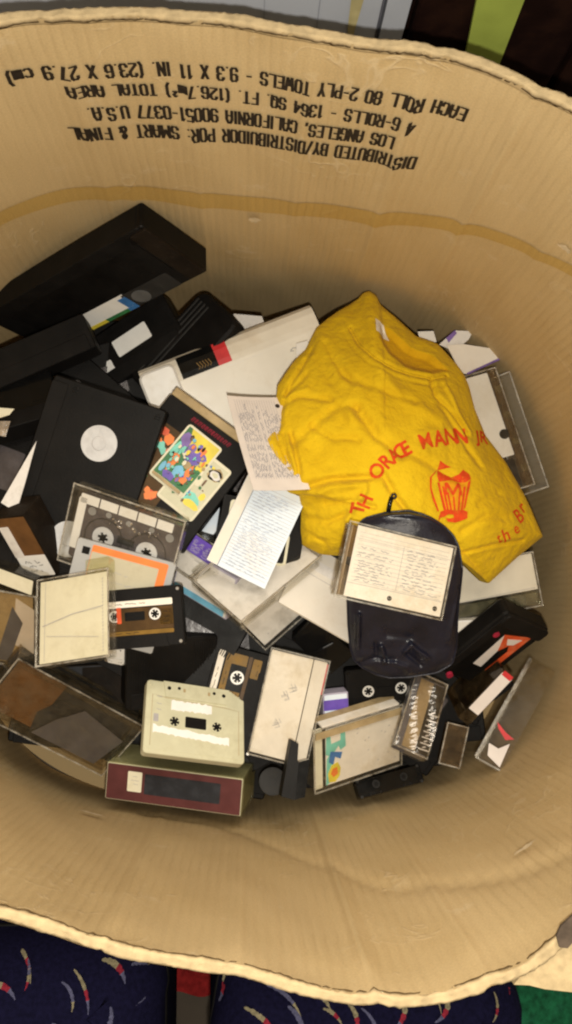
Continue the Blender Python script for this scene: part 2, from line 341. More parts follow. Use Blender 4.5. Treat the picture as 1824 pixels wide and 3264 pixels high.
BAKE = {'shirt_out':[(0.1117,0.3065,0.215),(0.1165,0.3125,0.215),(0.1229,0.3148,0.215),(0.1301,0.3101,0.215),(0.1344,0.3004,0.215),(0.1408,0.2923,0.22),(0.1486,0.286,0.22),(0.1688,0.267,0.22),(0.1907,0.2593,0.22),(0.2079,0.2373,0.225),(0.2142,0.225,0.23),(0.2187,0.214,0.23),(0.2227,0.1894,0.235),(0.2328,0.1632,0.235),(0.2521,0.1372,0.235),(0.2612,0.1204,0.235),(0.2696,0.1052,0.235),(0.2757,0.0916,0.235),(0.2811,0.078,0.235),(0.2865,0.065,0.235),(0.2575,0.043,0.24),(0.2292,0.019,0.245),(0.2196,0.0279,0.245),(0.1979,0.0464,0.255),(0.1868,0.0548,0.26),(0.1477,0.0443,0.265),(0.1188,0.0413,0.265),(0.0886,0.0441,0.265),(0.0785,0.0447,0.265),(0.0685,0.0455,0.265),(0.0513,0.0541,0.265),(0.0497,0.0696,0.268),(0.0499,0.0861,0.275),(0.0476,0.0983,0.28),(0.0388,0.1002,0.285),(0.0331,0.1043,0.288),(0.0261,0.1141,0.288),(0.0205,0.1226,0.288),(0.0168,0.1353,0.288),(0.0149,0.1487,0.285),(0.0206,0.1554,0.28),(0.027,0.1614,0.275),(0.0303,0.1732,0.272),(0.031,0.1839,0.27),(0.0274,0.1919,0.265),(0.0284,0.2042,0.26),(0.036,0.2176,0.255),(0.0436,0.2297,0.25),(0.0499,0.238,0.245),(0.0563,0.2451,0.24),(0.0674,0.2687,0.235),(0.0791,0.2816,0.225),(0.0906,0.2915,0.22),(0.1022,0.2999,0.215)],
 'folds':[(((0.0996,0.2657),(0.1066,0.2439),(0.1192,0.2281),(0.139,0.2182),(0.1732,0.2114),(0.1905,0.2174)),0.0021,-0.0035),(((0.0924,0.2612),(0.0994,0.2409),(0.112,0.2222),(0.1361,0.2101),(0.173,0.2027),(0.1903,0.2073)),0.0015,-0.0012),(((0.0739,0.2478),(0.0823,0.2262),(0.0963,0.2032)),0.0036,-0.003),(((0.0878,0.2118),(0.1104,0.1991),(0.1528,0.1837)),0.0036,-0.0025),(((0.0625,0.2433),(0.0398,0.2025),(0.0328,0.1824),(0.0272,0.1511),(0.037,0.123)),0.0021,-0.0025),(((0.0286,0.1795),(0.0454,0.1911),(0.0764,0.1858)),0.003,-0.003),(((0.0356,0.1925),(0.0511,0.2084),(0.0553,0.2142)),0.0024,-0.0025),(((0.0328,0.1881),(0.0553,0.1984)),0.0024,0.002),(((0.0594,0.1599),(0.0761,0.1473),(0.0986,0.1461)),0.0036,-0.003),(((0.1002,0.1746),(0.1155,0.149),(0.1378,0.1322)),0.0048,-0.0045),(((0.0398,0.154),(0.0467,0.1174),(0.0453,0.109)),0.0024,-0.0035),(((0.0328,0.154),(0.0356,0.1342),(0.0411,0.1174)),0.0018,-0.0025),(((0.0439,0.1006),(0.0731,0.1092),(0.1039,0.1108),(0.1207,0.1123),(0.1317,0.0927),(0.1427,0.0788)),0.003,-0.0045),(((0.048,0.0895),(0.0731,0.1008),(0.1038,0.1038)),0.0036,0.003),(((0.1732,0.2099),(0.1757,0.1926),(0.2009,0.167),(0.2064,0.1584)),0.0024,-0.004),(((0.1784,0.184),(0.217,0.1271)),0.003,-0.003),(((0.1874,0.2072),(0.1983,0.1785),(0.2093,0.1613)),0.0024,0.0025),(((0.188,0.0441),(0.2265,0.054),(0.2605,0.0597)),0.0015,-0.003),(((0.1435,0.1351),(0.1659,0.1239),(0.1939,0.11)),0.0042,-0.0035),(((0.1551,0.1522),(0.1779,0.1582)),0.0042,0.002),(((0.0426,0.1456),(0.0566,0.157),(0.0791,0.1772),(0.0989,0.1774)),0.0042,-0.003),(((0.0521,0.0645),(0.0701,0.0562),(0.0756,0.0452)),0.0021,-0.0025),(((0.0494,0.0783),(0.073,0.0729),(0.0869,0.0785)),0.0027,-0.003),(((0.1038,0.0982),(0.0897,0.0785),(0.0868,0.0618)),0.003,0.0025),(((0.2104,0.0903),(0.2334,0.1017)),0.0036,-0.002),(((0.1248,0.2151),(0.1414,0.1865),(0.1781,0.1668)),0.0054,0.0025),(((0.0596,0.2345),(0.0708,0.2029),(0.0931,0.1659)),0.0048,0.003),(((0.0703,0.0896),(0.0925,0.0897),(0.112,0.0842)),0.0024,-0.0025),(((0.193,0.065),(0.2158,0.0791),(0.2441,0.0792)),0.003,-0.002)],
 'neck':[(0.1264,0.2713),(0.138,0.2655),(0.1567,0.2479),(0.1771,0.2408),(0.1957,0.2232),(0.1766,0.2164),(0.1476,0.2232),(0.1332,0.2357),(0.1253,0.2519)],
 'tag':[(0.1233,0.274),(0.1319,0.2682),(0.1366,0.252),(0.1297,0.2548),(0.1225,0.2586)],
 'chars':[('T',0.0967,0.0827,0.0119,1.354),('H',0.1031,0.0891,0.0119,1.215),('O',0.1142,0.1168,0.0125,0.906),('R',0.123,0.1257,0.0125,0.803),('A',0.1305,0.1314,0.0126,0.7),('C',0.1362,0.1353,0.0126,0.632),('E',0.1416,0.1382,0.0126,0.563),('M',0.1604,0.1458,0.014,0.322),('A',0.1747,0.1497,0.0141,0.235),('N',0.1875,0.1533,0.0142,0.166),('N',0.1992,0.156,0.0144,0.114),('J',0.2181,0.1583,0.0123,0.009),('R',0.2275,0.159,0.0124,-0.097),('t',0.2319,0.0604,0.01,0.617),('h',0.2391,0.0636,0.0124,0.583),('e',0.2499,0.07,0.0103,0.549),('B',0.2555,0.0827,0.0136,0.652),('r',0.2608,0.0924,0.0124,0.686)],
 'emblem':[((0.1719,0.1201),(0.1778,0.1166),(0.1848,0.1138),(0.1919,0.1167),(0.1969,0.1217),(0.2025,0.1175),(0.2038,0.1133),(0.1988,0.1097),(0.191,0.1094),(0.1847,0.111),(0.1776,0.1096),(0.172,0.1088),(0.1704,0.1137)),((0.1722,0.1201),(0.174,0.1286),(0.1781,0.1315),(0.1796,0.1251),(0.1849,0.123),(0.1892,0.1245),(0.1849,0.1202),(0.1792,0.1202)),((0.1703,0.1081),(0.1725,0.1078),(0.1771,0.0829),(0.1746,0.0829)),((0.1745,0.1053),(0.1767,0.1039),(0.1796,0.0829),(0.178,0.0829)),((0.1788,0.0997),(0.1805,0.099),(0.1827,0.0829),(0.181,0.0829)),((0.1841,0.0956),(0.1855,0.0956),(0.1861,0.083),(0.1844,0.0829)),((0.1901,0.0998),(0.1918,0.1005),(0.1898,0.083),(0.1881,0.083)),((0.1951,0.1048),(0.1973,0.1055),(0.1928,0.083),(0.1912,0.083)),((0.2002,0.1097),(0.2033,0.1119),(0.1957,0.0858),(0.1934,0.083)),((0.177,0.1079),(0.1797,0.1082),(0.1845,0.1005),(0.1892,0.1082),(0.192,0.1083),(0.1931,0.097),(0.1912,0.0967),(0.1899,0.1043),(0.185,0.0967),(0.1836,0.0967),(0.1792,0.104),(0.1788,0.0969),(0.1768,0.0966)),((0.1715,0.0812),(0.1771,0.0832),(0.1855,0.0827),(0.194,0.0833),(0.1975,0.0819),(0.1969,0.076),(0.191,0.0735),(0.1853,0.0718),(0.1783,0.0724),(0.1759,0.0759),(0.1798,0.0752),(0.184,0.076),(0.1833,0.0788),(0.1784,0.079),(0.1749,0.0766),(0.1714,0.0759),(0.1692,0.0717),(0.17,0.0773)),((0.1702,0.1194),(0.1714,0.1201),(0.1647,0.1123),(0.1641,0.1025),(0.1668,0.0927),(0.1701,0.0815),(0.1687,0.0812),(0.1649,0.0912),(0.1626,0.1017),(0.163,0.1123))],
 'pouch':[(0.0981,0.0697,0.315),(0.1022,0.0738,0.315),(0.1117,0.0766,0.315),(0.1227,0.0794,0.315),(0.1404,0.0808,0.315),(0.1513,0.0781,0.315),(0.1608,0.0741,0.315),(0.1716,0.0673,0.315),(0.1796,0.0592,0.315),(0.1843,0.049,0.305),(0.1856,0.0344,0.295),(0.1884,0.007,0.28),(0.1899,-0.0184,0.268),(0.1914,-0.0388,0.255),(0.1883,-0.0546,0.252),(0.1752,-0.0624,0.25),(0.1591,-0.0652,0.25),(0.1489,-0.0669,0.25),(0.1315,-0.0674,0.25),(0.1199,-0.0645,0.25),(0.1055,-0.0574,0.25),(0.098,-0.0501,0.252),(0.094,-0.0386,0.255),(0.091,-0.0183,0.27),(0.0892,0.0028,0.28),(0.0893,0.0206,0.29),(0.0926,0.0448,0.303)],
 'pull':[(0.1213,0.0783,0.32),(0.1226,0.0855,0.321),(0.1243,0.0909,0.321),(0.1295,0.087,0.32)],
 'polys':{'paper_back':[(0.2017,0.2608,0.205),(0.2194,0.262,0.205),(0.2714,0.2545,0.205),(0.222,0.2311,0.205),(0.2159,0.2317,0.205)],
 'paper_curl':[(0.1952,0.2628,0.2),(0.2116,0.2778,0.2),(0.2307,0.2771,0.2),(0.2257,0.2685,0.2),(0.2112,0.2558,0.2)],
 'paper_bit':[(0.1745,0.2776,0.195),(0.1907,0.2785,0.195),(0.1938,0.267,0.195),(0.1769,0.2667,0.195)],
 'paper_side':[(0.0483,0.2551,0.222),(0.0591,0.2584,0.222),(0.0653,0.2411,0.222),(0.0482,0.2402,0.222)],
 'paper_wall':[(-0.0145,0.302,0.17),(0.0151,0.2998,0.17),(0.02,0.2857,0.17),(-0.0134,0.2835,0.17)],
 'paper_gap':[(-0.0455,0.0691,0.235),(-0.0256,0.0907,0.235),(-0.0219,0.0758,0.235),(-0.0313,0.065,0.235)],
 'sliver':[(-0.1887,0.1458,0.276),(-0.2185,0.0897,0.276),(-0.2048,0.0811,0.276),(-0.1978,0.1073,0.276)],
 'scrap_left':[(-0.2319,0.1792,0.262),(-0.2132,0.1779,0.262),(-0.2175,0.1723,0.262),(-0.2315,0.1675,0.262)],
 'scrap_clear':[(-0.2326,0.1672,0.258),(-0.2173,0.1673,0.258),(-0.2214,0.1527,0.258),(-0.2322,0.1546,0.258)],
 'lab1':[(-0.157,0.2903,0.2),(-0.1224,0.3107,0.2),(-0.1034,0.3009,0.2),(-0.1397,0.2815,0.2)]},
 'reel_spot':(0.02566,-0.16856,0.205),
 'pouchfolds':[(((0.1206,-0.0379),(0.1234,-0.0449),(0.125,-0.0518)),0.0021,0.0052),(((0.1158,-0.0351),(0.1171,-0.0435)),0.0018,-0.0026),(((0.1427,-0.0421),(0.1471,-0.0366),(0.1541,-0.0422),(0.1625,-0.0478)),0.0024,0.00585),(((0.1455,-0.0449),(0.1511,-0.0491),(0.1582,-0.0547)),0.0024,-0.0039),(((0.1029,-0.0532),(0.1171,-0.0477),(0.1312,-0.0505)),0.0024,-0.0039),(((0.1312,-0.0519),(0.1453,-0.0575),(0.1481,-0.063)),0.0024,0.0039),(((0.099,-0.0099),(0.1002,-0.0379)),0.0021,0.0052),(((0.1865,0.0071),(0.1814,-0.0324)),0.0024,0.00325),(((0.1127,0.0783),(0.1357,0.077),(0.1588,0.0742),(0.1818,0.0642)),0.003,0.00455),(((0.1258,-0.0267),(0.1457,-0.0296)),0.0036,-0.0026)]}
BAKE = {k: ([list(map(tuple,p)) if k in ("emblem",) else p for p in v] if isinstance(v,list) else v) for k, v in BAKE.items()}
POSES[None] = None

# ---- outline of the carton at its rim and at pile level
CC=np.array([0.0,0.07])
RIM=[(-.19,.312),(-.138,.328),(-.10,.3325),(-.06,.333),(-.028,.331),(.021,.325),(.084,.319),(.129,.311),(.163,.297),(.183,.288),(.24,.248),(.288,.17),(.31,.06),(.298,-.04),(.24,-.125),(.19,-.152),(.146,-.187),(.117,-.198),(.065,-.204),(.037,-.2),(-.003,-.188),(-.062,-.174),(-.122,-.156),(-.2,-.128),(-.275,-.06),(-.315,.06),(-.305,.17),(-.255,.265)]
LOW=[(-.15,.345),(-.05,.345),(.03,.337),(.12,.322),(.214,.29),(.282,.21),(.308,.1),(.312,0),(.285,-.12),(.22,-.172),(.12,-.196),(.04,-.205),(-.05,-.207),(-.13,-.197),(-.235,-.155),(-.315,-.05),(-.335,.08),(-.315,.2),(-.24,.305)]
def polar(pts):
    p=np.array(pts)-CC; th=np.arctan2(p[:,1],p[:,0])%(2*math.pi); r=np.hypot(p[:,0],p[:,1])
    o=np.argsort(th); return th[o],r[o]
def table(pts,n=720,sm=7):
    th,r=polar(pts); t=np.concatenate([th-2*math.pi,th,th+2*math.pi]); rr=np.concatenate([r,r,r])
    g=np.arange(n)*2*math.pi/n; v=np.interp(g,t,rr)
    for _ in range(3):
        k=sm; v=sum(np.roll(v,i) for i in range(-k,k+1))/(2*k+1)
    return v
TR,TL=table(RIM,sm=3)-.0065,table(LOW,sm=12)
def tab(T,th):
    x=(th%(2*math.pi))/(2*math.pi)*len(T); i=np.floor(x).astype(int); f=x-i
    return T[i%len(T)]*(1-f)+T[(i+1)%len(T)]*f
def wall_r(th,z):
    th=np.asarray(th,float); k=np.clip((z-.2)/.4,-.5,1.1)
    return tab(TL,th)*(1-k)+tab(TR,th)*k
def wall_xy(th,z,inset=0.0):
    r=wall_r(th,z)-inset
    return CC[0]+r*np.cos(th), CC[1]+r*np.sin(th)


# ------------------------------------------------------------------ the setting
def struct(o): o['kind'] = 'structure'; return o
M['floor'] = mat('dark_floor', (.075,.058,.042), .7, .3, 12, .001, 80, .3, grime=(.04,.03,.022), gscale=6)
M['panelw'] = mat('pale_grey_paint', (.42,.44,.49), .4, .05, 8, spec=.4, grime=(.34,.36,.41), gscale=5)
M['panelline'] = mat('panel_score', (.27,.28,.32), .6, .1, 20)
M['wood'] = mat('dark_stained_wood', (.010,.004,.003), .65, .4, 30, spec=.06, grime=(.022,.009,.005), gscale=30)
M['lime'] = mat('lime_strip', (.30,.36,.065), .6, .12, 30, spec=.3)
M['ochre'] = mat('ochre_drip', (.42,.36,.18), .5, .2, 60)
struct(MB().box(-3,3,-3,3,-.02,0).build('floor', M['floor']))

# pale painted panel standing behind the box
t = thing('painted_panel', 'pale grey painted panel with an ochre drip behind the box', 'panel', Matrix.Translation((0,.40,0)))
MB().box(-.75,.089,0,.02,0,.80).build('sheet', M['panelw'], t)
b = MB().box(.0893,.0903,-.0006,.02,0,.80); b.build('groove', M['slate'], t)
MB().box(.092,.108,-.002,.02,0,.80).build('edge_strip', M['panelw'], t)
d = MB()
pts = [(.0685,.80),(.071,.62),(.070,.55),(.072,.52),(.0715,.49),(.0725,.475)]
d.add([(x-w,-.0008,z) for (x,z),w in zip(pts,(.003,.003,.0026,.0042,.0026,.0018))]+[(x+w,-.0008,z) for (x,z),w in zip(pts,(.003,.003,.0026,.0042,.0026,.0018))], [(i,i+6,i+7,i+1) for i in range(5)])
d.build('paint_drip', M['ochre'], t)
b = MB()
for x in (.010,.047): b.box(x,x+.0007,-.0005,0,0,.80)
b.build('scored_line', M['panelline'], t)
# dark wood furniture beside it with boards
t = thing('dark_wood_cabinet', 'dark brown boarded wood cabinet standing behind the box corner', 'cabinet', Matrix.Translation((.112,.40,0)))
MB().box(0,.75,.012,.30,0,.86).build('carcass', M['wood'], t)
for i in range(6):
    o = MB().slab(.118,.80,0,.012,.003,.002).build('board', M['wood'], t); o.rotation_euler = (PI/2,0,0); o.location = (.061+i*.124, .012, .42)
t = tag(MB().prism([(-.014,.10),(.0075,.10),(-.0025,.30),(-.039,.30)],0,.004).build('lime_strip', M['lime']), 'lime green flat strip hanging on the dark wood behind the box', 'strip')
t.rotation_euler = (PI/2,0,0); t.location = (.1795,.3975,.30)

# ------------------------------------------------------------------ the cardboard box
rng = np.random.default_rng(3)
CREASE = [(4.425,3,.004),(4.957,6,.0035),(5.16,4,.0035),(1.16,4,.004),(.93,5,.004),(1.98,3,.005),(1.915,2,.005),(1.72,2,.004),(1.42,2,.005),(.72,3,.006),(4.70,2,.004),(5.45,3,.006),(2.3,3,.006),(.4,3,.006)]
PH = rng.uniform(0,6.28,12)
def dents(th, z):
    d = np.zeros_like(th)
    for c, dep, w in CREASE:
        dt = (th-c+PI)%(2*PI)-PI
        d += -dep/1000*np.exp(-np.abs(dt*.26)/(w*1.15))*(0.6+.4*np.clip((z-.1)/.4,0,1))*(1-.55*np.clip((z-.56)/.03,0,1))
    d += .0016*np.sin(5*th+PH[0]+9*z)+.0011*np.sin(11*th+PH[1]-9*z)+.0004*np.sin(23*th+PH[2]+12*z)+.0003*np.sin(31*th+PH[3]-45*z)
    # diagonal fold on the near wall
    pth = np.array([4.3,4.63,4.84,5.05,5.25,5.44]); pz = np.array([.16,.19,.30,.425,.47,.52])
    zc = np.interp(th%(2*PI), pth, pz); m = ((th%(2*PI)) > 4.35) & ((th%(2*PI)) < 5.5)
    d += np.where(m, .0030*np.exp(-np.abs(z-zc)/.008), 0)
    # crushed area on the far rim
    d += .0007*np.exp(-((z-.582)/.014)**2)*np.sin(17*th+PH[4])
    return d
def rim_z(th): return .5985+.0011*np.sin(5*th+PH[6])+.0005*np.sin(17*th+PH[7])
box = thing('cardboard_box', 'brown corrugated carton bulged round, full of old tapes, upside-down printing inside', 'box', Matrix.Identity(4))
NT = 720
th = np.arange(NT+1)*2*PI/NT
ARC = np.concatenate([[0],np.cumsum(np.hypot(np.diff(wall_xy(th,.5)[0]),np.diff(wall_xy(th,.5)[1])))])
def sheet(th, zfun, nz, inset, name, m, flip=False, th_arc=None):
    v = []; uv = []; f = []
    for k in range(nz+1):
        z = zfun(k/nz, th)
        x, y = wall_xy(th, np.clip(z,0,.62), inset-dents(th,z))
        a = np.interp(th, np.arange(NT+1)*2*PI/NT, ARC)
        v += list(zip(x,y,z)); uv += list(zip(a,z))
    n = len(th)
    for k in range(nz):
        for i in range(n-1):
            q = (k*n+i, k*n+i+1, (k+1)*n+i+1, (k+1)*n+i); f.append(q if flip else q[::-1])
    mb = MB(); mb.add(v,f); return mb, uv
T = .0055
mb, uv = sheet(th, lambda s, t: s*rim_z(t), 56, 0.0, 'wall', None)
mo, uo = sheet(th, lambda s, t: s*rim_z(t), 14, -T, 'wall', None, True)
mb.add(mo.v, mo.f)
# cut edge closes the two faces at the top
mb.build('wall', M['board'], box, True, uv+uo)
x, y = wall_xy(th, .6, -T/2-dents(th,rim_z(th)))
r0 = []
edge = MB(); rings = []; rj = np.random.default_rng(9).normal(0,1,997)
for i in range(NT):
    c = math.cos(th[i]); s = math.sin(th[i]); w = T/2+.0006+.0003*math.sin(37*th[i]); z = float(rim_z(th[i:i+1])[0])
    rr = []
    for kq, (fx, fz) in enumerate(((1,-.0035),(1,.0002),(.45,.0009),(-.1,.0004),(-.5,.0009),(-1,.0002),(-1,-.0035))):
        jx, jz = rj[(i*7+kq)%997]*.00022, rj[(i*5+3*kq+1)%997]*.00028+.00025*math.sin(th[i]*260*.5)*(abs(fx) < .6)
        rr.append((x[i]+c*(w*.86*fx+jx), y[i]+s*(w*.86*fx+jx), z+fz+jz))
    rings.append(rr)
rings.append(rings[0]); edge.loft(rings, False, False)
edge.build('rim', M['cutedge'], box, True)
MB().prism([(float(a),float(b)) for a,b in zip(*wall_xy(th[:-1:4],0.0,0))], 0.001, .006).build('bottom', M['board'], box)
# upper sleeve: ends in a ledge with an ochre strip along it
ZB = lambda t: np.interp(t, [.4,.62,.9,1.15,1.45,1.75,2.0,2.27,2.7], [.46,.440,.395,.3637,.352,.348,.352,.360,.367])+.0008*np.sin(23*t)
BH = lambda t: np.interp(t, [.4,.62,1.16,1.75,2.27,2.7], [.012,.014,.028,.029,.023,.020])
ts = np.linspace(.4,2.75,240)
ins = np.interp(ts, [.4,.7,2.5,2.75], [.0008,.0032,.0032,.001])
mb, uv = sheet(ts, lambda s, t: ZB(t)+BH(t)*.9+(rim_z(t)-.0008-ZB(t)-BH(t)*.9)*s, 26, ins, 'l', None)
mb.build('sleeve', M['board'], box, True, uv)
mb, uv = sheet(ts, lambda s, t: ZB(t)+BH(t)*s, 5, ins+.0007, 'l', None)
a, ua = sheet(ts, lambda s, t: ZB(t)+0*s, 1, ins, 'l', None)
n = len(ts); x0, y0 = wall_xy(ts, ZB(ts), -.001-dents(ts,ZB(ts))); x1, y1 = wall_xy(ts, ZB(ts), ins+.0007-dents(ts,ZB(ts)))
mb.add(list(zip(x0,y0,ZB(ts)))+list(zip(x1,y1,ZB(ts))), [(i,i+1,n+i+1,n+i) for i in range(n-1)]); uv += [(0,0)]*(2*n)
mb.build('ochre_strip', M['band'], box, True, uv)
# printed lettering, upside down inside the far wall
C_ = .24
def pl(s): return [[tuple(float(v) for v in p.split(',')) for p in q.split()] for q in s.split(';')]
GL = {k: pl(v.replace('c','.24').replace('k','.76').replace('t','.86').replace('b','.14')) for k, v in {
 'A':'0,0 0,.7 .3,1 .7,1 1,.7 1,0;0,.38 1,.38','B':'0,0 0,1 k,1 1,t 1,.62 k,.5 0,.5;k,.5 1,.4 1,b k,0 0,0','C':'1,.3 1,b k,0 c,0 0,b 0,t c,1 k,1 1,t 1,.7','D':'0,0 0,1 k,1 1,t 1,b k,0 0,0',
 'E':'1,0 0,0 0,1 1,1;0,.5 .8,.5','F':'0,0 0,1 1,1;0,.5 .8,.5','G':'1,.72 1,t k,1 c,1 0,t 0,b c,0 k,0 1,b 1,.45 .6,.45','H':'0,0 0,1;1,0 1,1;0,.5 1,.5','I':'.5,0 .5,1','L':'0,1 0,0 1,0',
 'M':'0,0 0,1 .5,.35 1,1 1,0','N':'0,0 0,1 1,0 1,1','O':'c,0 k,0 1,b 1,t k,1 c,1 0,t 0,b c,0','P':'0,0 0,1 k,1 1,t 1,.6 k,.45 0,.45','Q':'c,0 k,0 1,b 1,t k,1 c,1 0,t 0,b c,0;.6,.3 1,-.06','R':'0,0 0,1 k,1 1,t 1,.62 k,.48 0,.48;.5,.48 1,0',
 'S':'0,.25 0,b c,0 k,0 1,b 1,.4 k,.52 c,.52 0,.64 0,t c,1 k,1 1,t 1,.76','T':'.5,0 .5,1;0,1 1,1','U':'0,1 0,b c,0 k,0 1,b 1,1','W':'0,1 .2,0 .5,.6 .8,0 1,1','X':'0,0 1,1;0,1 1,0','Y':'0,1 .5,.5 1,1;.5,.5 .5,0',
 '0':'c,0 k,0 1,b 1,t k,1 c,1 0,t 0,b c,0','1':'.2,.85 .55,1 .55,0','2':'0,.76 0,t c,1 k,1 1,t 1,.6 0,.1 0,0 1,0','3':'0,.8 0,t c,1 k,1 1,t 1,.62 k,.5 .4,.5;k,.5 1,.38 1,b k,0 c,0 0,b 0,.22','4':'.8,0 .8,1 0,.3 1,.3','5':'1,1 0,1 0,.56 k,.56 1,.46 1,b k,0 c,0 0,b','6':'1,.8 1,t k,1 c,1 0,t 0,b c,0 k,0 1,b 1,.42 k,.54 0,.54',
 '7':'0,1 1,1 .35,0','8':'c,0 k,0 1,b 1,.4 k,.52 1,.62 1,t k,1 c,1 0,t 0,.62 c,.52 0,.4 0,b c,0;c,.52 k,.52','9':'0,.2 0,b c,0 k,0 1,b 1,t k,1 c,1 0,t 0,.58 c,.46 1,.46','-':'.1,.5 .9,.5','.':'.45,.0 .55,.0','=':'.1,.45 .9,.45',',':'.55,.05 .4,-.15','/':'0,-.05 1,1.05','&':'1,0 .15,.75 .2,t .45,1 .7,t .7,.7 0,.3 0,b c,0 .6,0 1,.4',':':'.45,.1 .55,.1;.45,.62 .55,.62','(':'.8,1.1 .35,t .35,b .8,-.1',')':'.2,1.1 .65,t .65,b .2,-.1',
 'c':'1,.1 k,0 c,0 0,b 0,.5 c,.64 k,.64 1,.54','m':'0,0 0,.64 .5,.6 1,.64 1,0;.5,.6 .5,0','\u00b2':'.1,.95 .5,1.05 .8,.9 .1,.6 .9,.6'}.items()}
def wall_text(txt, th0, th1, ztop, zbot, tl, bl):
    """block capitals, upside down: runs from th0 to th1; z of letter feet / heads at both ends"""
    wid = {' ':.75,'I':.35,'.':.35,',':.4,':':.35,'1':.7,'(':.6,')':.6,'-':.8,'M':1.25,'W':1.25,'\u00b2':.7,'m':1.1,'/':.9}
    adv = []; x = 0
    for ch in txt:
        adv.append(x); x += wid.get(ch,1.0)+.52
    X = x-.52; g = MB(); span = abs(th1-th0)*.26; unit = span/X; hh = abs(ztop-zbot); ix = .16; iy = .16*unit/hh*1.0; lay = 0
    for ch, x0 in zip(txt, adv):
        if ch == ' ': continue
        w = wid.get(ch,1.0)
        for poly in GL[ch]:
            for (a0,b0),(a1,b1) in zip(poly[:-1],poly[1:]):
                p = np.array([(x0+a0*w)*unit, b0*hh*.9+.05*hh]); q = np.array([(x0+a1*w)*unit, b1*hh*.9+.05*hh]); d = q-p; L = np.hypot(*d)
                if L < 1e-6: continue
                d /= L; nn = np.array([-d[1],d[0]]); hw = unit*(.29 if abs(d[0]) < .5 else .235); e = hw*.75
                P = [p-d*e-nn*hw, p-d*e+nn*hw, q+d*e+nn*hw, q+d*e-nn*hw]; lay = (lay+1)%5
                s = np.array([k[0] for k in P])/span; zf = ztop+(tl-ztop)*s; zh = zbot+(bl-zbot)*s
                t = th0+(th1-th0)*s; z = zf+(zh-zf)*np.array([k[1] for k in P])/hh
                xx, yy = wall_xy(t, z, .0040+.00006*lay-dents(t,z)); g.add(list(zip(xx,yy,z)), [(0,1,2,3)])
    g.build('lettering', M['ink'], box)
wall_text('EACH ROLL 80 2-PLY TOWELS - 9.3 X 11 IN. (23.6 X 27.9 cm)', 1.044, 2.105, .563, .5478, .557, .541)
wall_text('4 6-ROLLS - 1364 SQ. FT. (126.7m\u00b2) TOTAL AREA', 1.145, 1.996, .5365, .5204, .5343, .5202)
wall_text('LOS ANGELES, CALIFORNIA 90051-0377 U.S.A.', 1.184, 1.966, .513, .496, .5066, .4885)
wall_text('DISTRIBUTED BY/DISTRIBUIDOR POR: SMART & FINAL', 1.114, 2.02, .491, .4726, .4785, .459)
# torn paper scuffs
for t0, z0, a, b in ((1.5503,.334,.006,.008),(1.9463,.316,.004,.003),(4.2257,.252,.013,.004),(.68,.466,.006,.004),(5.39,.476,.009,.003)):
    g = MB(); n = 22; tt = []; zz = []
    for i in range(n):
        q = 2*PI*i/n; k = random.uniform(.55,1.15)
        tt.append(t0+a*k*math.cos(q)/.28); zz.append(z0+b*k*math.sin(q)+.25*a*k*math.cos(q)*random.uniform(-.3,.6))
    tt = np.array(tt); zz = np.array(zz); x, y = wall_xy(tt, zz, .0042-dents(tt,zz))
    g.add(list(zip(x,y,zz)), [tuple(range(n))]); g.build('scuff', M['scuff'], box)
# torn flap at the near right corner, folded outwards, with a ragged hole
fl = MB(); n = 40
outer = [(.146,-.1945),(.154,-.1965),(.170,-.1985),(.20,-.1985),(.235,-.195),(.25,-.17),(.225,-.128),(.205,-.128)]
inner = [(.138,-.194),(.146,-.1845),(.152,-.180),(.156,-.1795),(.158,-.174),(.165,-.176),(.168,-.171),(.176,-.172),(.20,-.145)]
pl = outer+inner[::-1]
fl.prism(pl, .588, .595); fl.build('torn_flap', M['cutedge'], box)
g = MB().prism([(.172,-.154),(.166,-.159),(.161,-.163),(.1585,-.168),(.160,-.1735),(.164,-.174),(.167,-.171),(.173,-.173),(.20,-.165),(.19,-.150)], .6005, .6022)  # dark sheet painted in for the shade of the ragged hole
M['torn'] = mat('dark_hole_shade', (.07,.05,.035), .9, .3, 120, .002, 200, .2)
g.build('hole_shade', M['torn'], box)

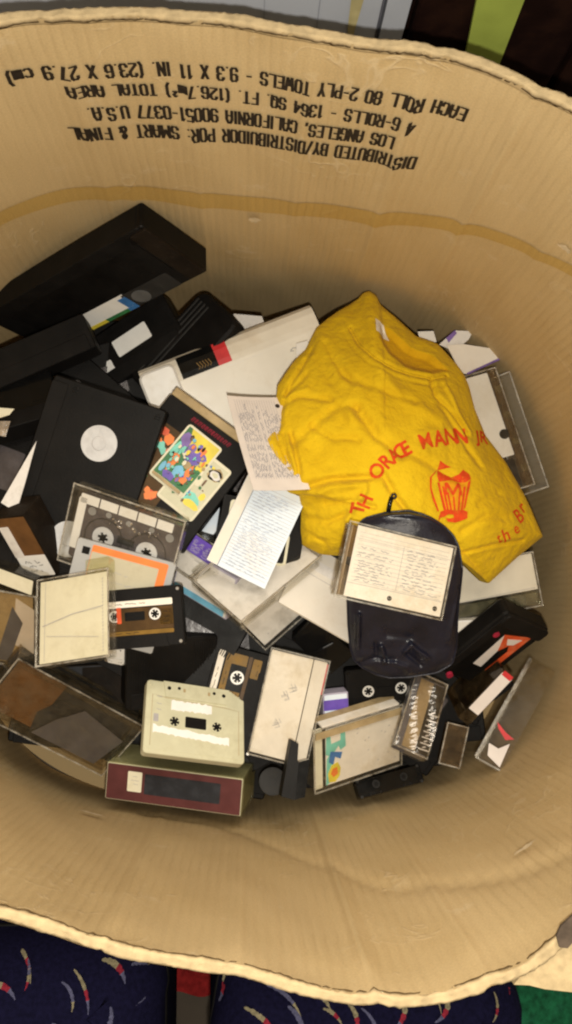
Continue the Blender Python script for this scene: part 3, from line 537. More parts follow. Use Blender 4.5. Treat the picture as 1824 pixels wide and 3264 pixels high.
# ------------------------------------------------------------------ patterned bulges at the near side, rags on the floor
M['navyfab'] = mat('navy_upholstery', (.006,.0055,.021), .9, .3, 300, .0008, 900, .06)
M['pcream'] = mat('woven_cream', (.21,.18,.11), .9, .35, 500, spec=.15)
M['pred'] = mat('woven_red', (.22,.016,.03), .9, .3, 500, spec=.15)
M['pblue'] = mat('woven_grey_blue', (.08,.08,.14), .9, .35, 500, spec=.15)
def seat(cx, cy, w, h, label, seed, strokes):
    t = thing('fabric_cushion', label, 'patterned fabric', Matrix.Translation((cx,cy,0)), 'navy patterned bulges beside the box')
    c = MB(); R = .055; RR = .058
    def rr(d, z):
        p = []; a, b = w/2-d, h/2-d
        for qx, qy, a0 in ((1,-1,-90),(1,1,0),(-1,1,90),(-1,-1,180)):
            for i in range(9):
                q = math.radians(a0+11.25*i); r = max(R-d,.002); p.append((qx*(a-r)+r*math.cos(q)+.003*math.sin(5*q+z*40), qy*(b-r)+r*math.sin(q)+.003*math.cos(4*q+z*30), z))
        return p
    def dome(d): return .302+RR*math.sqrt(max(0,1-max(0,1-d/RR)**2))
    c.loft([rr(.02,0), rr(.008,.12), rr(0,.22), rr(0,.302)]+[rr(RR*s, dome(RR*s)) for s in (.03,.1,.2,.35,.5,.7,.9)]); c.build('cover', M['navyfab'], t, True)
    MB().tube(rr(.0005,.300), .0022, 6, True).build('seam', M['black2'], t, True)
    bm = {'pcream':MB(),'pred':MB(),'pblue':MB()}
    def hz(x, y):
        qx, qy = abs(x)-(w/2-R), abs(y)-(h/2-R)
        d = R-(math.hypot(max(qx,0),max(qy,0)) if (qx > 0 and qy > 0) else max(qx,qy)); return dome(max(.001,d))
    def comet(x, y, a, L, wd, curl, cols):
        n = 14; P = []
        for i in range(n+1):
            P.append((x,y)); a += curl/n; x += L/n*math.cos(a); y += L/n*math.sin(a)
        for i in range(n):
            s = i/n; s2 = (i+1)/n
            col = cols[0] if s < .45 else (cols[1] if s < .68 else cols[2])
            q = []
            for (px,py), s_ in ((P[i],s),(P[i+1],s2)):
                dx = P[i+1][0]-P[i][0]; dy = P[i+1][1]-P[i][1]; l = math.hypot(dx,dy); ww = wd*(.15+.85*math.sin(PI*min(1,s_*.9+.08)))*.5*(1+.25*math.sin(40*s_+a))
                q += [(px-dy/l*ww, py+dx/l*ww), (px+dy/l*ww, py-dx/l*ww)]
            if any(abs(k[0]) > w/2-.008 or abs(k[1]) > h/2-.008 for k in q): continue
            bm[col].add([(k[0],k[1],hz(*k)+.0018) for k in q], [(0,1,3,2)])
    rg = random.Random(seed)
    for s in strokes: comet(*s)
    for k, mbx in bm.items():
        if mbx.v: mbx.build('woven_pattern', M[k], t)
def strokes(seed, w, h, n):
    rg = random.Random(seed); out = []
    k = int(math.sqrt(n)); 
    for i in range(k*2):
        for j in range(k):
            x = -w/2+(i+.5+rg.uniform(-.35,.35))*w/(2*k); y = -h/2+(j+.5+rg.uniform(-.35,.35))*h/k
            out.append((x, y, rg.choice([.3,-.2,-.7,-1.1,.1])+rg.uniform(-.25,.25), rg.uniform(.018,.034), rg.uniform(.0018,.0040), rg.choice([-1.5,-1.3,-1.0]), rg.choice([('pcream','pred','pcream'),('pblue','pcream','pred'),('pcream','pred','pblue'),('pblue','pblue','pcream')])))
    return out
seat(-.2105, -.405, .295, .29, 'rounded navy fabric with cream and red swirls, left of the gap by the near rim', 4, strokes(4,.30,.29,64))
seat(.099, -.425, .256, .285, 'rounded navy fabric with red swirls, between the gap and the green mat', 9, strokes(11,.25,.28,64))
M['redrag'] = mat('red_cloth', (.30,.02,.02), .9, .3, 120, .001, 300, .1)
g = MB(); n = 14
for i in range(n+1):
    for j in range(n+1):
        u = i/n; q = j/n; g.v.append((-.09+.075*u+.008*math.sin(9*q), -.44+.06*q+.006*math.sin(8*u), .012+.008*math.sin(7*u+3*q)*math.cos(5*q-u)))
for i in range(n):
    for j in range(n): k = i*(n+1)+j; g.f.append((k,k+n+1,k+n+2,k+1))
tag(g.build('red_cloth', M['redrag'], None, True), 'crumpled red cloth on the floor between the two navy patterned bulges', 'cloth')
M['greenmat'] = mat('green_carpet', (.008,.075,.032), .95, .5, 120, .004, 160, .1, grime=(.02,.13,.07), gscale=50)
g = MB(); n = 24
for i in range(n+1):
    for j in range(n+1):
        u = i/n; q = j/n; g.v.append((.265+.30*u, -.72+.42*q, .16+.012*math.sin(6*u+PI*q)+.004*random.random()))
k0 = len(g.v)
for i in range(n):
    for j in range(n): k = i*(n+1)+j; g.f.append((k,k+n+1,k+n+2,k+1))
tag(g.build('green_mat', M['greenmat'], None, True), 'green carpet bundle right of the navy patterned fabric, by the torn flap', 'carpet')
g = MB(); g.slab(.29,.40,0,.152,.02,.01,.415,-.51); o = g.build('padding', M['greenmat']); o.parent = bpy.data.objects['green_mat']

# ------------------------------------------------------------------ builders of the things in the box
def hub(t, x, y, z, m='white', r=.0052, dark='black', teeth=6):
    """spindle: a toothed ring round a dark hole"""
    h = MB(); h.ringz(x, y, r*.72, r, z, z+.0004)
    for i in range(teeth):
        a = 2*PI*i/teeth+.3; c, s = math.cos(a), math.sin(a)
        h.add([(x+c*r*.74-s*r*.10, y+s*r*.74+c*r*.10, z+.0003), (x+c*r*.74+s*r*.10, y+s*r*.74-c*r*.10, z+.0003), (x+c*r*.42+s*r*.08, y+s*r*.42-c*r*.08, z+.0003), (x+c*r*.42-s*r*.08, y+s*r*.42+c*r*.08, z+.0003)], [(0,1,2,3)])
    o = h.build('hub', M[m], t)
    MB().cyl(x, y, r*.72, z-.0006, z+.0001, 20).build('hub_hole', M[dark], o)
def cassette(name, label, key, body='black', lab=None, labm='paper', hubm='white', win=True, flip=False, wm='black', group=None, hubr=.0055, screws='metal', mtx=None, portrait=False):
    """audio cassette: bevelled shell, raised head block, label, hubs, window, screws, guide holes"""
    T = .0105
    mx, W, H = pose(key, T) if mtx is None else mtx
    if portrait: mx = mx @ Matrix.Rotation(PI/2 if portrait > 0 else -PI/2, 4, 'Z'); W, H = H, W
    t = thing(name, label, 'cassette', mx, group); k = W/.100; kh = H/.064; fy = -1 if flip else 1
    zt = T-.0012
    MB().slab(W, H, 0, zt, .0035*k, .0007).build('shell', M[body], t)
    tr = [(-.034,-.032),(.034,-.032),(.031,-.018),(-.031,-.018)]
    MB().prism([(a*k, b*kh*fy) for a, b in tr], zt-.0003, T).build('head_block', M[body], t)
    g = MB().slab(W*.93, H*.66, zt, zt+.0003, .003, 0, 0, .0075*kh*fy); g.build('inset', M[body], t)
    if lab:
        l = MB()
        for x0, x1, y0, y1, mm in lab:
            MB().slab((x1-x0)*k, (y1-y0)*kh, zt+.0003, zt+.0006, .001, 0, (x0+x1)/2*k, (y0+y1)/2*kh*fy).build('label_sticker', M[mm], t)
    if lab:
        g = MB(); rg = random.Random(len(label))
        for x0, x1, y0, y1, mm in lab:
            n = max(1, int((y1-y0)/.0045))
            if mm in ('ivory','gold'): lines(g, x0*k+.002, x1*k-.002, min(y0*fy,y1*fy)*kh+.001, max(y0*fy,y1*fy)*kh-.001, n, zt+.0008, .0006, .0005, .8, rng=rg)
        if g.v: g.build('printed_mark', M['ink'], t)
    for s in (-1,1): hub(t, s*.0213*k, .003*kh*fy, zt+.0007, hubm, hubr*k, wm)
    if win: MB().slab(.021*k, .0095*kh, zt+.0003, zt+.0009, .001, 0, 0, .002*kh*fy).build('window', M[wm], t)
    for x, y in ((-.046,-.028),(.046,-.028),(-.046,.028),(.046,.028)):
        MB().cyl(x*k, y*kh, .0017, zt, zt+.0004, 10, .0013).build('screw', M[screws], t)
    for x, y, r in ((-.028,-.026,.0026),(-.018,-.027,.0022),(.018,-.027,.0022),(.028,-.026,.0026)):
        MB().cyl(x*k, y*kh*fy, r*.75*k, T, T+.0002, 10).build('guide_hole', M['black'], t)
    return t
def lines(mb, x0, x1, y0, y1, n, z, amp=.0008, wd=.0004, fill=.85, rng=random):
    for i in range(n):
        y = y0+(y1-y0)*(i+.5)/n
        if rng.random() < .93: mb.scribble(x0+rng.uniform(0,.004), x0+(x1-x0)*rng.uniform(fill*.6,1.0)*fill+ (x1-x0)*(1-fill)*.5, y, amp, z, wd, rng=rng)
def clear_case(name, label, key, clear='clear', card='ivory', cat='cassette case', spine=True, inner=None, write=0, t_=.0155, group=None, deco=None, mtx=None, open_lid=False, cardinset=(.004,.012,.003,.003)):
    """hinged clear case: lid, tray with side walls, hinge blocks, paper card under the lid"""
    mx, W, H = pose(key, t_) if mtx is None else mtx
    t = thing(name, label, cat, mx, group); q = .0014
    lid = MB(); lid.slab(W, H, t_-q, t_, .0015, .0003)
    for y in (-1,1): lid.box(-W/2+.012, W/2, y*H/2-(q if y > 0 else 0), y*H/2+(q if y < 0 else 0), t_*.45, t_-q-.0002)
    lid.build('lid', M[clear], t)
    rm = MB(); e = .0013  # whitish frame paints flash glare along the lid edges
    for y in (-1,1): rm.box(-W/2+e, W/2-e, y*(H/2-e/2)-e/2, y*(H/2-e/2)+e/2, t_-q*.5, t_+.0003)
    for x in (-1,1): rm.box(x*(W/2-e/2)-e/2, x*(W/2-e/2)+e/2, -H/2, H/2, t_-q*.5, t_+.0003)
    rm.build('lid_edge_glare', M['edgeglare'], t)
    tray = MB(); tray.slab(W-.002, H-.003, 0, q, .0015)
    tray.box(-W/2+.0008, -W/2+.0008+q, -H/2+.002, H/2-.002, q, t_-q-.0004)
    tray.box(W/2-.0008-q, W/2-.0008, -H/2+.002, H/2-.002, q, t_*.5)
    for y in (-1,1): tray.box(-W/2+.001, W/2-.002, y*(H/2-.0032)-.0006, y*(H/2-.0032)+.0006, q, t_*.62)
    tray.build('tray', M[clear], t)
    for y in (-1,1):
        MB().slab(.011, .0032, .002, t_-.0022, .0008, 0, -W/2+.0075, y*(H/2-.0045)).build('hinge', M[clear], t)
    if card:
        a, b, c, d = cardinset
        cw, chh = W-a-b, H-c-d; cx, cy = (b-a)/2*1.0, (c-d)/2
        cx = (-W/2+b+W/2-a)/2
        o = MB().slab(cw, chh, t_-q-.0009, t_-q-.0005, 0, 0, cx, cy).build('card', M[card], t)
        if spine:
            MB().box(-W/2+.0040, -W/2+.0044, -H/2+.003, H/2-.003, .002, t_-q-.0005).build('card_spine', M[card], t)
        if write:
            g = MB(); lines(g, cx-cw/2+.004, cx+cw/2-.004, cy-chh/2+.006, cy+chh/2-.006, write, t_-q-.0003); g.build('handwriting', M['pen'], o)
        if deco: deco(o, cx, cy, cw, chh, t_-q-.0003)
    if inner:
        iz = t_-q-.0045
        MB().slab(W*.90, H*.88, q+.0006, iz, .002, .0005).build('tape_inside', M[inner], t)
        for s in (-1,1):
            h = MB().ringz(s*.0213*W/.109, .001, .0035, .0056, iz, iz+.0005); h.build('hub', M['white'], t)
    return t
def sub(parent, mb, name, m): return mb.build(name, M[m], parent)
def card_sheet(name, label, key, m, cat='card', curl=.004, nx=10, ny=14, group=None, twist=0.0, mtx=None, th=.0003):
    mx, W, H = pose(key) if mtx is None else mtx
    t = thing(name, label, cat, mx, group)
    f = lambda x, y: curl*((2*x/W)**2*.4+(2*y/H)**2*.6)-curl*.3+twist*(2*x/W)*(2*y/H)
    g = MB(); n = (nx+1)*(ny+1)
    for dz in (0,-th):
        for j in range(ny+1):
            for i in range(nx+1):
                x = -W/2+W*i/nx; y = -H/2+H*j/ny; g.v.append((x,y,f(x,y)+dz))
    for j in range(ny):
        for i in range(nx):
            a = j*(nx+1)+i; g.f.append((a,a+1,a+nx+2,a+nx+1)); g.f.append((n+a,n+a+nx+1,n+a+nx+2,n+a+1))
    for i in range(nx):
        a = i; g.f.append((a,n+a,n+a+1,a+1)); b = ny*(nx+1)+i; g.f.append((b,b+1,n+b+1,n+b))
    for j in range(ny):
        a = j*(nx+1); g.f.append((a,a+nx+1,n+a+nx+1,n+a)); b = a+nx; g.f.append((b,n+b,n+b+nx+1,b+nx+1))
    g.build('sheet', M[m], t)
    return t, W, H, f
def drape(mb, f, dz=.0004):
    mb.v = [(x,y,f(x,y)+z+dz) for x,y,z in mb.v]; return mb
def plate(name, label, pts3, m, cat, group=None, th=.0004, lift=0):
    """small stiff scrap: a real polygon in space with thickness"""
    P = [Vector(p) for p in pts3]; c = sum(P, Vector())/len(P)
    nrm = (P[1]-P[0]).cross(P[2]-P[0]).normalized()
    if nrm.z < 0: nrm = -nrm; P = P[::-1]
    g = MB().loft([[tuple(p-c-nrm*th) for p in P], [tuple(p-c) for p in P]])
    o = g.build(name, M[m]); o.location = c; return tag(o, label, cat, group)
def vhs(name, label, key, body='black', reels=0, lab=None, wins=True, group=None, t_=.025, ribs=False, reelm='reel', mtx=None, portrait=0, bottom=False, flap=-1):
    """video cassette: shell, flap along the front edge, windows with reels, labels, grip ribs"""
    mx, W, H = pose(key, t_) if mtx is None else mtx
    if portrait: mx = mx @ Matrix.Rotation(portrait*PI/2, 4, 'Z'); W, H = H, W
    t = thing(name, label, 'video tape', mx, group); k = W/.187; kh = H/.103
    MB().slab(W, H, 0, t_, .003, .0012).build('shell', M[body], t)
    MB().slab(W-.010, .016, t_*.05, t_+.0006, .002, .0006, 0, flap*(H/2-.0075)).build('flap', M['black2'], t)
    g = MB()
    for i in range(9): g.box(-W/2+.004+i*.0022, -W/2+.005+i*.0022, -H/2+.02, H/2-.004, t_-.0002, t_+.0006)
    for i in range(9): g.box(W/2-.005-i*.0022, W/2-.004-i*.0022, -H/2+.02, H/2-.004, t_-.0002, t_+.0006)
    o = g.build('grip_rib', M[body], t)
    if wins and not bottom:
        for s in (-1,1):
            w = MB().slab(.040*k, .030*kh, t_, t_+.0005, .002, 0, s*.047*k, .012*kh).build('window', M['smoke'], t)
            if reels:
                MB().cyl(s*.047*k-.006*k, .010*kh, .0125*k, t_+.0005, t_+.0010, 24).build('reel', M[reelm], w)
    if bottom:
        for s in bottom:
            r = MB().cyl(s*.046*k, .004*kh, .0166*k, t_, t_+.0009, 36, .0158*k); r.ringz(s*.046*k, .004*kh, .0150*k, .0166*k, t_+.0008, t_+.0014, 36)
            r.cyl(s*.046*k, .004*kh, .0070*k, t_+.0008, t_+.0016, 24, .0060*k)
            for i in range(6):
                a = i*PI/3; r.cyl(s*.046*k+.0095*k*math.cos(a), .004*kh+.0095*k*math.sin(a), .0012, t_+.0008, t_+.0014, 8)
            r.build('spindle', M['reelw'], t)
        for x, y in ((-.085,-.03),(.085,-.03),(-.085,.045),(.085,.045),(0,.045)):
            MB().cyl(x*k, y*kh, .0030, t_, t_+.0003, 12, .0022).build('screw_hole', M['gloss'], t)
    for l in (lab or []):
        x0, x1, y0, y1, mm = l
        MB().slab((x1-x0)*k, (y1-y0)*kh, t_, t_+.0005, .0015, 0, (x0+x1)/2*k, (y0+y1)/2*kh).build('label_sticker', M[mm], t)
    return t
M['fgrey2'] = mat('grey_reel_behind_window', (.10,.10,.10), .5, .2, 60, spec=.2)
M['reelw'] = mat('white_spindle', (.60,.60,.61), .35, .08, 60, .0003, 150, .5, grime=(.45,.45,.46), gscale=90)

# ------------------------------------------------------------------ video tapes at the back left
t = vhs('video_tape', 'black video tape leaning on the far wall, grey reel in its window and striped label', 'vhs_back', 'black', 0, None, False, 'black video tapes', flap=1)
mx, W, H = pose('vhs_back', .025)
o = MB().slab(W*.27, H*.27, .0251, .0256, .002, 0, W*.225, -H*.35).build('window', M['charcoal'], t)
MB().cyl(W*.165, -H*.36, .0095, .0256, .0261, 28).build('reel', M['fgrey2'], o)
MB().slab(W*.085, H*.92, .0245, .0275, .002, .0005, W*.46, 0).build('end_plate', M['brownblack'], t)
o = MB().slab(W*.30, H*.29, .0252, .0256, .001, 0, -W*.045, -H*.345).build('label_sticker', M['worn'], t)
for i, (x0, x1, mm) in enumerate(((-.195,-.09,'yellow'),(-.09,.05,'green'),(.05,.105,'blue'))):
    MB().box(x0*W, x1*W, -.49*H, -.435*H, .0257, .0260).build('stripe', M[mm], o)
MB().box(.06*W, .105*W, -.43*H, -.25*H, .0257, .0260).build('stripe', M['blue'], o)
vhs('video_tape', 'plain black video tape end with a dusty side, left edge below the leaning tape', 'vhs_side', 'black2', 0, None, False, 'black video tapes', .03)
vhs('video_tape', 'black video tape with torn white labels, wedged beneath the black clamshell', 'vhs_label', 'black', 0, [(-.02,.045,-.012,.022,'worn'),(-.07,-.035,-.035,-.005,'worn')], False, 'black video tapes')
# black clamshell case
mx, W, H = pose('clam_black', .028)
t = thing('clamshell_case', 'plain black clamshell video case with ridged spine, above the white clamshell', 'video case', mx)
MB().slab(W, H, 0, .028, .012, .0025).build('cover', M['black2'], t)
for i in range(4):
    MB().slab(W-.02, .0022, .0275, .0292, .001, .0004, 0, H/2-.006-i*.0055).build('spine_ridge', M['charcoal'], t)
MB().slab(W-.03, H-.045, .0278, .0284, .006, 0, .003, -.012).build('front_panel', M['black2'], t)
# white clamshell case, rounded spine along its far long edge
mx, W, H = pose('clam_white', .027)
t = thing('clamshell_case', 'large white clamshell video case with black and red band on its spine', 'video case', mx)
prof = [(-H/2,.002),(-H/2+.002,0),(H/2-.006,0),(H/2,.006),(H/2+.001,.013),(H/2-.002,.0195),(H/2-.008,.0235),(H/2-.018,.0262),(H/2-.024,.027),(-H/2+.002,.027),(-H/2,.025)]
def extr(x0, x1, off=0.0, i0=0, i1=None):
    P = prof[i0:i1]; c = MB(); return c.loft([[(x0,y,z) for y,z in P],[(x1,y,z) for y,z in P]][::-1])
extr(-W/2+.001, W/2-.001).build('cover', M['cream'], t)
def spine_band(x0, x1, dz):
    P = [(H/2-.001,.0203),(H/2-.008,.0242),(H/2-.018,.0268),(H/2-.0235,.0275)]
    v = [(x,y,z+dz) for x in (x0,x1) for y,z in P]; return MB().add(v, [(i,i+1,i+5,i+4) for i in range(3)])
o = spine_band(-W/2+.040, -W/2+.078, .0002).build('spine_band', M['gloss'], t)
spine_band(-W/2+.078, -W/2+.092, .0004).build('red_band', M['red'], o)
g = MB()
for i in range(5): g.stroke([(-W/2+.058+i*.003, H/2-.013), (-W/2+.060+i*.003, H/2-.018), (-W/2+.058+i*.003, H/2-.020)], .0008, .0283)
g.build('printed_mark', M['gold'], o)
MB().slab(.037, H*.46, .0240, .0335, .007, .0022, -W/2+.0175, H/2-.026).build('end_cap', M['white'], t)
g = MB(); lines(g, W/2-.038, W/2-.008, H/2-.037, H/2-.033, 2, .0273, .0009, .0007, 1, rng=random.Random(4)); g.build('printed_mark', M['reel'], t)
MB().box(-.03, .03, H/2-.0275, H/2-.0272, .0272, .0274).build('crease_line', M['greyw'], t)
# black tape with a white spindle, near the middle left
vhs('video_tape', 'black video tape lying face down with one white round spindle showing', 'vhs_hub', 'black', 0, None, False, 'black video tapes', .025, portrait=-1, bottom=(-1,1))
vhs('video_tape', 'shiny black video tape corner at the left edge, beside the tape with the white spindle', 'vhs_left', 'gloss', 0, None, False, 'black video tapes', .025)
plate('paper_sliver', 'long grey triangular paper sliver lying on the black tape at the left', BAKE['polys']['sliver'], 'greyw', 'paper')

# ------------------------------------------------------------------ game cartridge with colourful stickers
mx, W, H = pose('cart_sticker', .020)
t = thing('game_cartridge', 'black game cartridge covered with two colourful cartoon stickers', 'game cartridge', mx)
MB().slab(W, H, 0, .020, .003, .001).build('shell', M['black2'], t)
MB().slab(W*.94, .008, .012, .0212, .001, .0006, -W*.02, H/2+.0035).build('top_strip', M['tan'], t)
g = MB().slab(W*.52, H*.66, .0200, .0204, .001, 0, -W*.22, -.006); lab = g.build('title_label', M['amber'], t)
rg = random.Random(5)
for mm, n in (('orangered',8),('teal',6),('green',5),('orange',6)):
    g = MB()
    for i in range(n):
        x = -W*.22+rg.uniform(-.5,.5)*W*.46; y = -.006+rg.uniform(-.5,.5)*H*.56; r = rg.uniform(.003,.006)
        g.prism([(x+r*rg.uniform(.5,1.2)*math.cos(a), y+r*rg.uniform(.5,1.3)*math.sin(a)) for a in (0,1.1,2.2,3.2,4.2,5.3)], .0204, .0204+.00008*(1+rg.random()))
    g.build('printed_patch', M[mm], lab)
g = MB(); 
x = -W*.19
while x < W*.24:
    a = rg.uniform(.0018,.0032); g.stroke([(x,H*.415),(x+a*.4,H*.452),(x+a,H*.435),(x+a*.6,H*.41),(x+a,H*.452)], .0010, .0202); x += a+.0012
g.build('red_print', M['dimred'], t)
# stickers: cream border, picture field, coloured shapes
def sticker(cx, cy, w, h, rot, z, seed, name):
    r = Matrix.Translation((cx,cy,z)) @ Matrix.Rotation(rot,4,'Z')
    o = MB().slab(w, h, 0, .0005, .003).build(name, M['olivecard'], t); o.matrix_local = r
    return o
s2 = sticker(W*.20, H*.01, W*.42, H*.53, -.04, .0206, 1, 'lower_sticker')
s1 = sticker(W*.01, H*.114, W*.40, H*.53, -.04, .0212, 2, 'sticker')
KS = (W*.40/.040, H*.53/.056, W*.42/.036, H*.53/.062)
def shapes(o, items, kx, ky):
    by = {}; items = [(m_, [(a*kx,b_*ky) for a,b_ in p_]) for m_, p_ in items]
    for i, (mm, pts) in enumerate(items):
        MBx = by.setdefault(mm, MB()); MBx.prism(pts, .0005, .0006+.00006*i)
    for mm, b in by.items(): b.build('printed_patch', M[mm], o)
q = .001
def bits(n, seed, w, h, mats, r0=.8, r1=2.2):
    rr = random.Random(seed); return [(rr.choice(mats), blob(rr.uniform(-w,w), rr.uniform(-h,h), rr.uniform(r0,r1), rr.uniform(r0,r1*1.6), 6, seed*100+i)) for i in range(n)]
def blob(cx, cy, rx, ry, n=9, seed=0, rot=0):
    rr = random.Random(seed); return [(q*(cx+rx*math.cos(2*PI*i/n+rot)*rr.uniform(.7,1.15)), q*(cy+ry*math.sin(2*PI*i/n+rot)*rr.uniform(.7,1.15))) for i in range(n)]
shapes(s1, [('green',[(q*a,q*b) for a,b in ((-18,-26),(18,-26),(18,26),(-18,26))]),('yellow',[(q*a,q*b) for a,b in ((-14,26),(18,26),(18,0),(2,4),(-8,14))]),
 ('teal',blob(-13,4,6,9,8,3)),('violet',blob(-12,15,6,7,9,4)),('purple',blob(2,5,10,6,10,5)),('purple',blob(9,11,6,4,8,6)),('violet',blob(-3,12,5,5,9,7)),('orange',blob(-9,-7,4,10,8,8)),('cyan',blob(0,-12,5,8,9,9)),('orange',blob(9,-10,4,11,8,10)),
 ('purple',blob(-5,-19,7,4,9,11)),('tan',blob(4,-2,4,4,8,12)),('orange',blob(7,16,4,3,8,13)),('green',blob(14,-6,3,8,8,14)),('yellow',blob(14,2,3,4,7,15)),('cyan',blob(-14,-16,3,6,7,16)),('black',blob(-9,19,2,3,7,17)),('black',blob(-14,-2,1.5,3,7,18)),('olivecard',[(q*a,q*b) for a,b in ((-18,-27),(18,-27),(18,-23),(-18,-23))]),('green',blob(-16,-23,2,3,7,19)),('red',blob(4,-15,1.5,4,7,20))]+bits(34,3,15,20,('violet','purple','teal','green','orange','cyan','black2','brown'))+bits(14,4,14,8,('yellow','olivecard','teal','orange'))+[('tan',[(q*a,q*b) for a,b in ((-17,-26),(15,-26),(15,-23.5),(-17,-23.5))])], KS[0], KS[1])
shapes(s2, [('greenc',[(q*a,q*b) for a,b in ((-16,-28),(16,-28),(16,28),(-16,28))]),('tan',blob(9,18,7,7,12,25)),('black2',blob(9,18,6.2,6.2,14,21)),('greyw',blob(9,18,4.6,4.6,14,22)),('greenc',blob(9,18,2.6,2.6,10,27)),('teal',blob(4,-14,9,8,9,23)),('yellow',blob(8,-18,8,4,9,24)),('blue',blob(-2,-10,4,6,8,26)),('yellow',blob(12,-6,3,5,7,28)),('olivecard',blob(2,4,3,6,7,29)),('green',blob(-8,-16,3,4,7,30)),('brown',blob(6,6,1.2,5,7,31))]+bits(26,6,14,24,('teal','green','yellow','tan','brown','blue'),.6,1.8), KS[2], KS[3])
# gold rings printed at the lower end of the cartridge
g = MB()
for i in range(4): g.ringz(-.022+i*.011, -H/2+.010+.002*i, .0022, .0036, .0201, .0204, 14)
g.build('printed_ring', M['gold'], t)

# ------------------------------------------------------------------ loose written cards
t, W, H, f = card_sheet('inlay_card', 'narrow pinkish inlay card with closely written lines, tucked under the yellow shirt', 'card_lined', 'pink', curl=.003, group='loose inlay cards')
g = MB()
for i in range(17):
    x = -W/2+.006+i*(W-.012)/17; g.stroke([(x,-H/2+.012),(x,H/2-.004)], .0003, 0)
drape(g, f).build('ruled_line', M['rule'], t)
g = MB(); rg = random.Random(12)
for i in range(17):
    x = -W/2+.0075+i*(W-.012)/17; k = MB()
    for b0, b1 in ((-H/2+.014,-H/2+.05),(-H/2+.053,H/2-.006)):
        if rg.random() < .85: k.scribble(b0, b1*(1 if b1 < 0 else rg.uniform(.6,1)), 0, .0011, 0, .0005, rng=rg)
    g.add([(x+b,a,z) for a,b,z in k.v], [q_[::-1] for q_ in k.f])
drape(g, f).build('handwriting', M['pen'], t)
g = MB(); g.ringz(W/2-.006,H/2-.010,.0010,.0022,0,.0002,10); g.cyl(W/2-.006,H/2-.010,.0009,0,.0002,8); drape(g,f).build('printed_mark', M['ink'], t)
t, W, H, f = card_sheet('inlay_card', 'white and pale blue written inlay card with two small round marks on its left edge', 'card_blue', 'bluew', curl=.003, twist=.002, group='loose inlay cards')
drape(MB().box(-W/2+.0002, -W/2+.010, -H/2+.0002, H/2-.0002, 0, .0001), f, .0003).build('margin_strip', M['paper'], t)
g = MB(); g.stroke([(-W/2+.0105,-H/2),(-W/2+.0105,H/2)], .0005, 0); drape(g, f).build('ruled_line', M['slate'], t)
rg = random.Random(3)
g = MB(); lines(g, -W/2+.014, W/2-.003, -H/2+.004, H/2-.006, 27, 0, .0007, .00045, .97, rng=rg); drape(g, f, .0005).build('handwriting', M['penblue'], t)
g = MB()
for i in range(26): g.stroke([(-W/2+.012,-H/2+.005+i*(H-.008)/26),(W/2-.002,-H/2+.005+i*(H-.008)/26)], .00025, 0)
drape(g, f, .0004).build('ruled_line', M['rule'], t)
for yy in (H/2-.048, -H/2+.007):
    g = MB(); g.ringz(-W/2+.0055,yy,.0015,.0026,0,.0002,14); g.ringz(-W/2+.0055,yy,.0002,.0009,0,.0002,8); drape(g,f,.0005).build('printed_mark', M['pen'], t)
mx, W, H = pose('card_cream', .003)
t = thing('inlay_card', 'plain cream inlay card with a blue-grey band, half under the navy pouch', 'card', mx, 'loose inlay cards')
MB().slab(W, H, 0, .003, .001, .0003).build('sheet', M['paper'], t)
o = MB().box(-W/2+.001, W/2-.006, H/2-.024, H/2-.013, .0031, .0033).build('band', M['greyw'], t)
g = MB(); 
for i in range(9): g.box(-.006+i*.0036, -.0036+i*.0036, H/2-.0215, H/2-.0165, .0034, .0035)
g.build('printed_mark', M['lavender'], o); MB().box(.030, .041, H/2-.023, H/2-.016, .0034, .0036).build('printed_mark', M['cyan'], o)
MB().box(-W/2, W/2, H/2-.0300, H/2-.0296, .0030, .0032).build('crease', M['rule'], t)

# ------------------------------------------------------------------ cases and cassettes in the middle
def boxcase(name, label, key, top, side, cat, t_, group=None, mtx=None):
    mx, W, H = pose(key, t_) if mtx is None else mtx
    t = thing(name, label, cat, mx, group); MB().slab(W, H, 0, t_, .0012, .0004).build('case', M[side], t)
    MB().slab(W-.003, H-.003, t_, t_+.0004, .001).build('face_card', M[top], t)
    return t, W, H
t, W, H = boxcase('game_cartridge', 'black cartridge with cream framed label, mostly under the pale blue written card', 'cart_black', 'black2', 'black', 'game cartridge', .016)
MB().slab(.030, .040, .0164, .0168, .003, 0, -W/2+.022, .004).build('label_sticker', M['olivecard'], t)
o = MB().slab(.026, .030, .0164, .0168, .003, 0, W/2-.026, -.014).build('label_sticker', M['olivecard'], t); MB().slab(.021, .025, .0168, .0170, .002, 0, W/2-.026, -.014).build('label_field', M['black2'], o)
plate('paper_scrap', 'small white paper scrap between the sticker cartridge and the pale blue card', BAKE['polys']['paper_gap'], 'bluew', 'paper', 'paper scraps')
def deco_specks(o, cx, cy, cw, ch, z):
    g = MB(); rg = random.Random(2)
    for i in range(14):
        x = cx+rg.uniform(-.45,.45)*cw; y = cy+rg.uniform(-.45,.45)*ch; g.stroke([(x,y),(x+rg.uniform(-.002,.002),y+rg.uniform(-.0015,.0015))], .0007, z)
    g.build('printed_mark', M['pen'], o)
clear_case('cassette_case', 'clear cassette case with a blank pale card, crossing over another pale case', 'case_pale_top', 'clear', 'greyw', group='clear cassette cases', cardinset=(.003,.006,.003,.003))
clear_case('cassette_case', 'clear cassette case with a speckled pale card, lowest of the two crossed pale cases', 'case_pale_low', 'clear', 'greyw', group='clear cassette cases', deco=deco_specks)
t = clear_case('cassette_case', 'clear cassette case with purple printed stripe, next to the clear cassette', 'case_purple', 'clear', 'greyw', group='clear cassette cases')
mx, W, H = pose('case_purple', .0155)
o = MB().box(-W/2+.004, W/2-.002, H/2-.019, H/2-.002, .0157, .0160).build('purple_stripe', M['purple'], t)
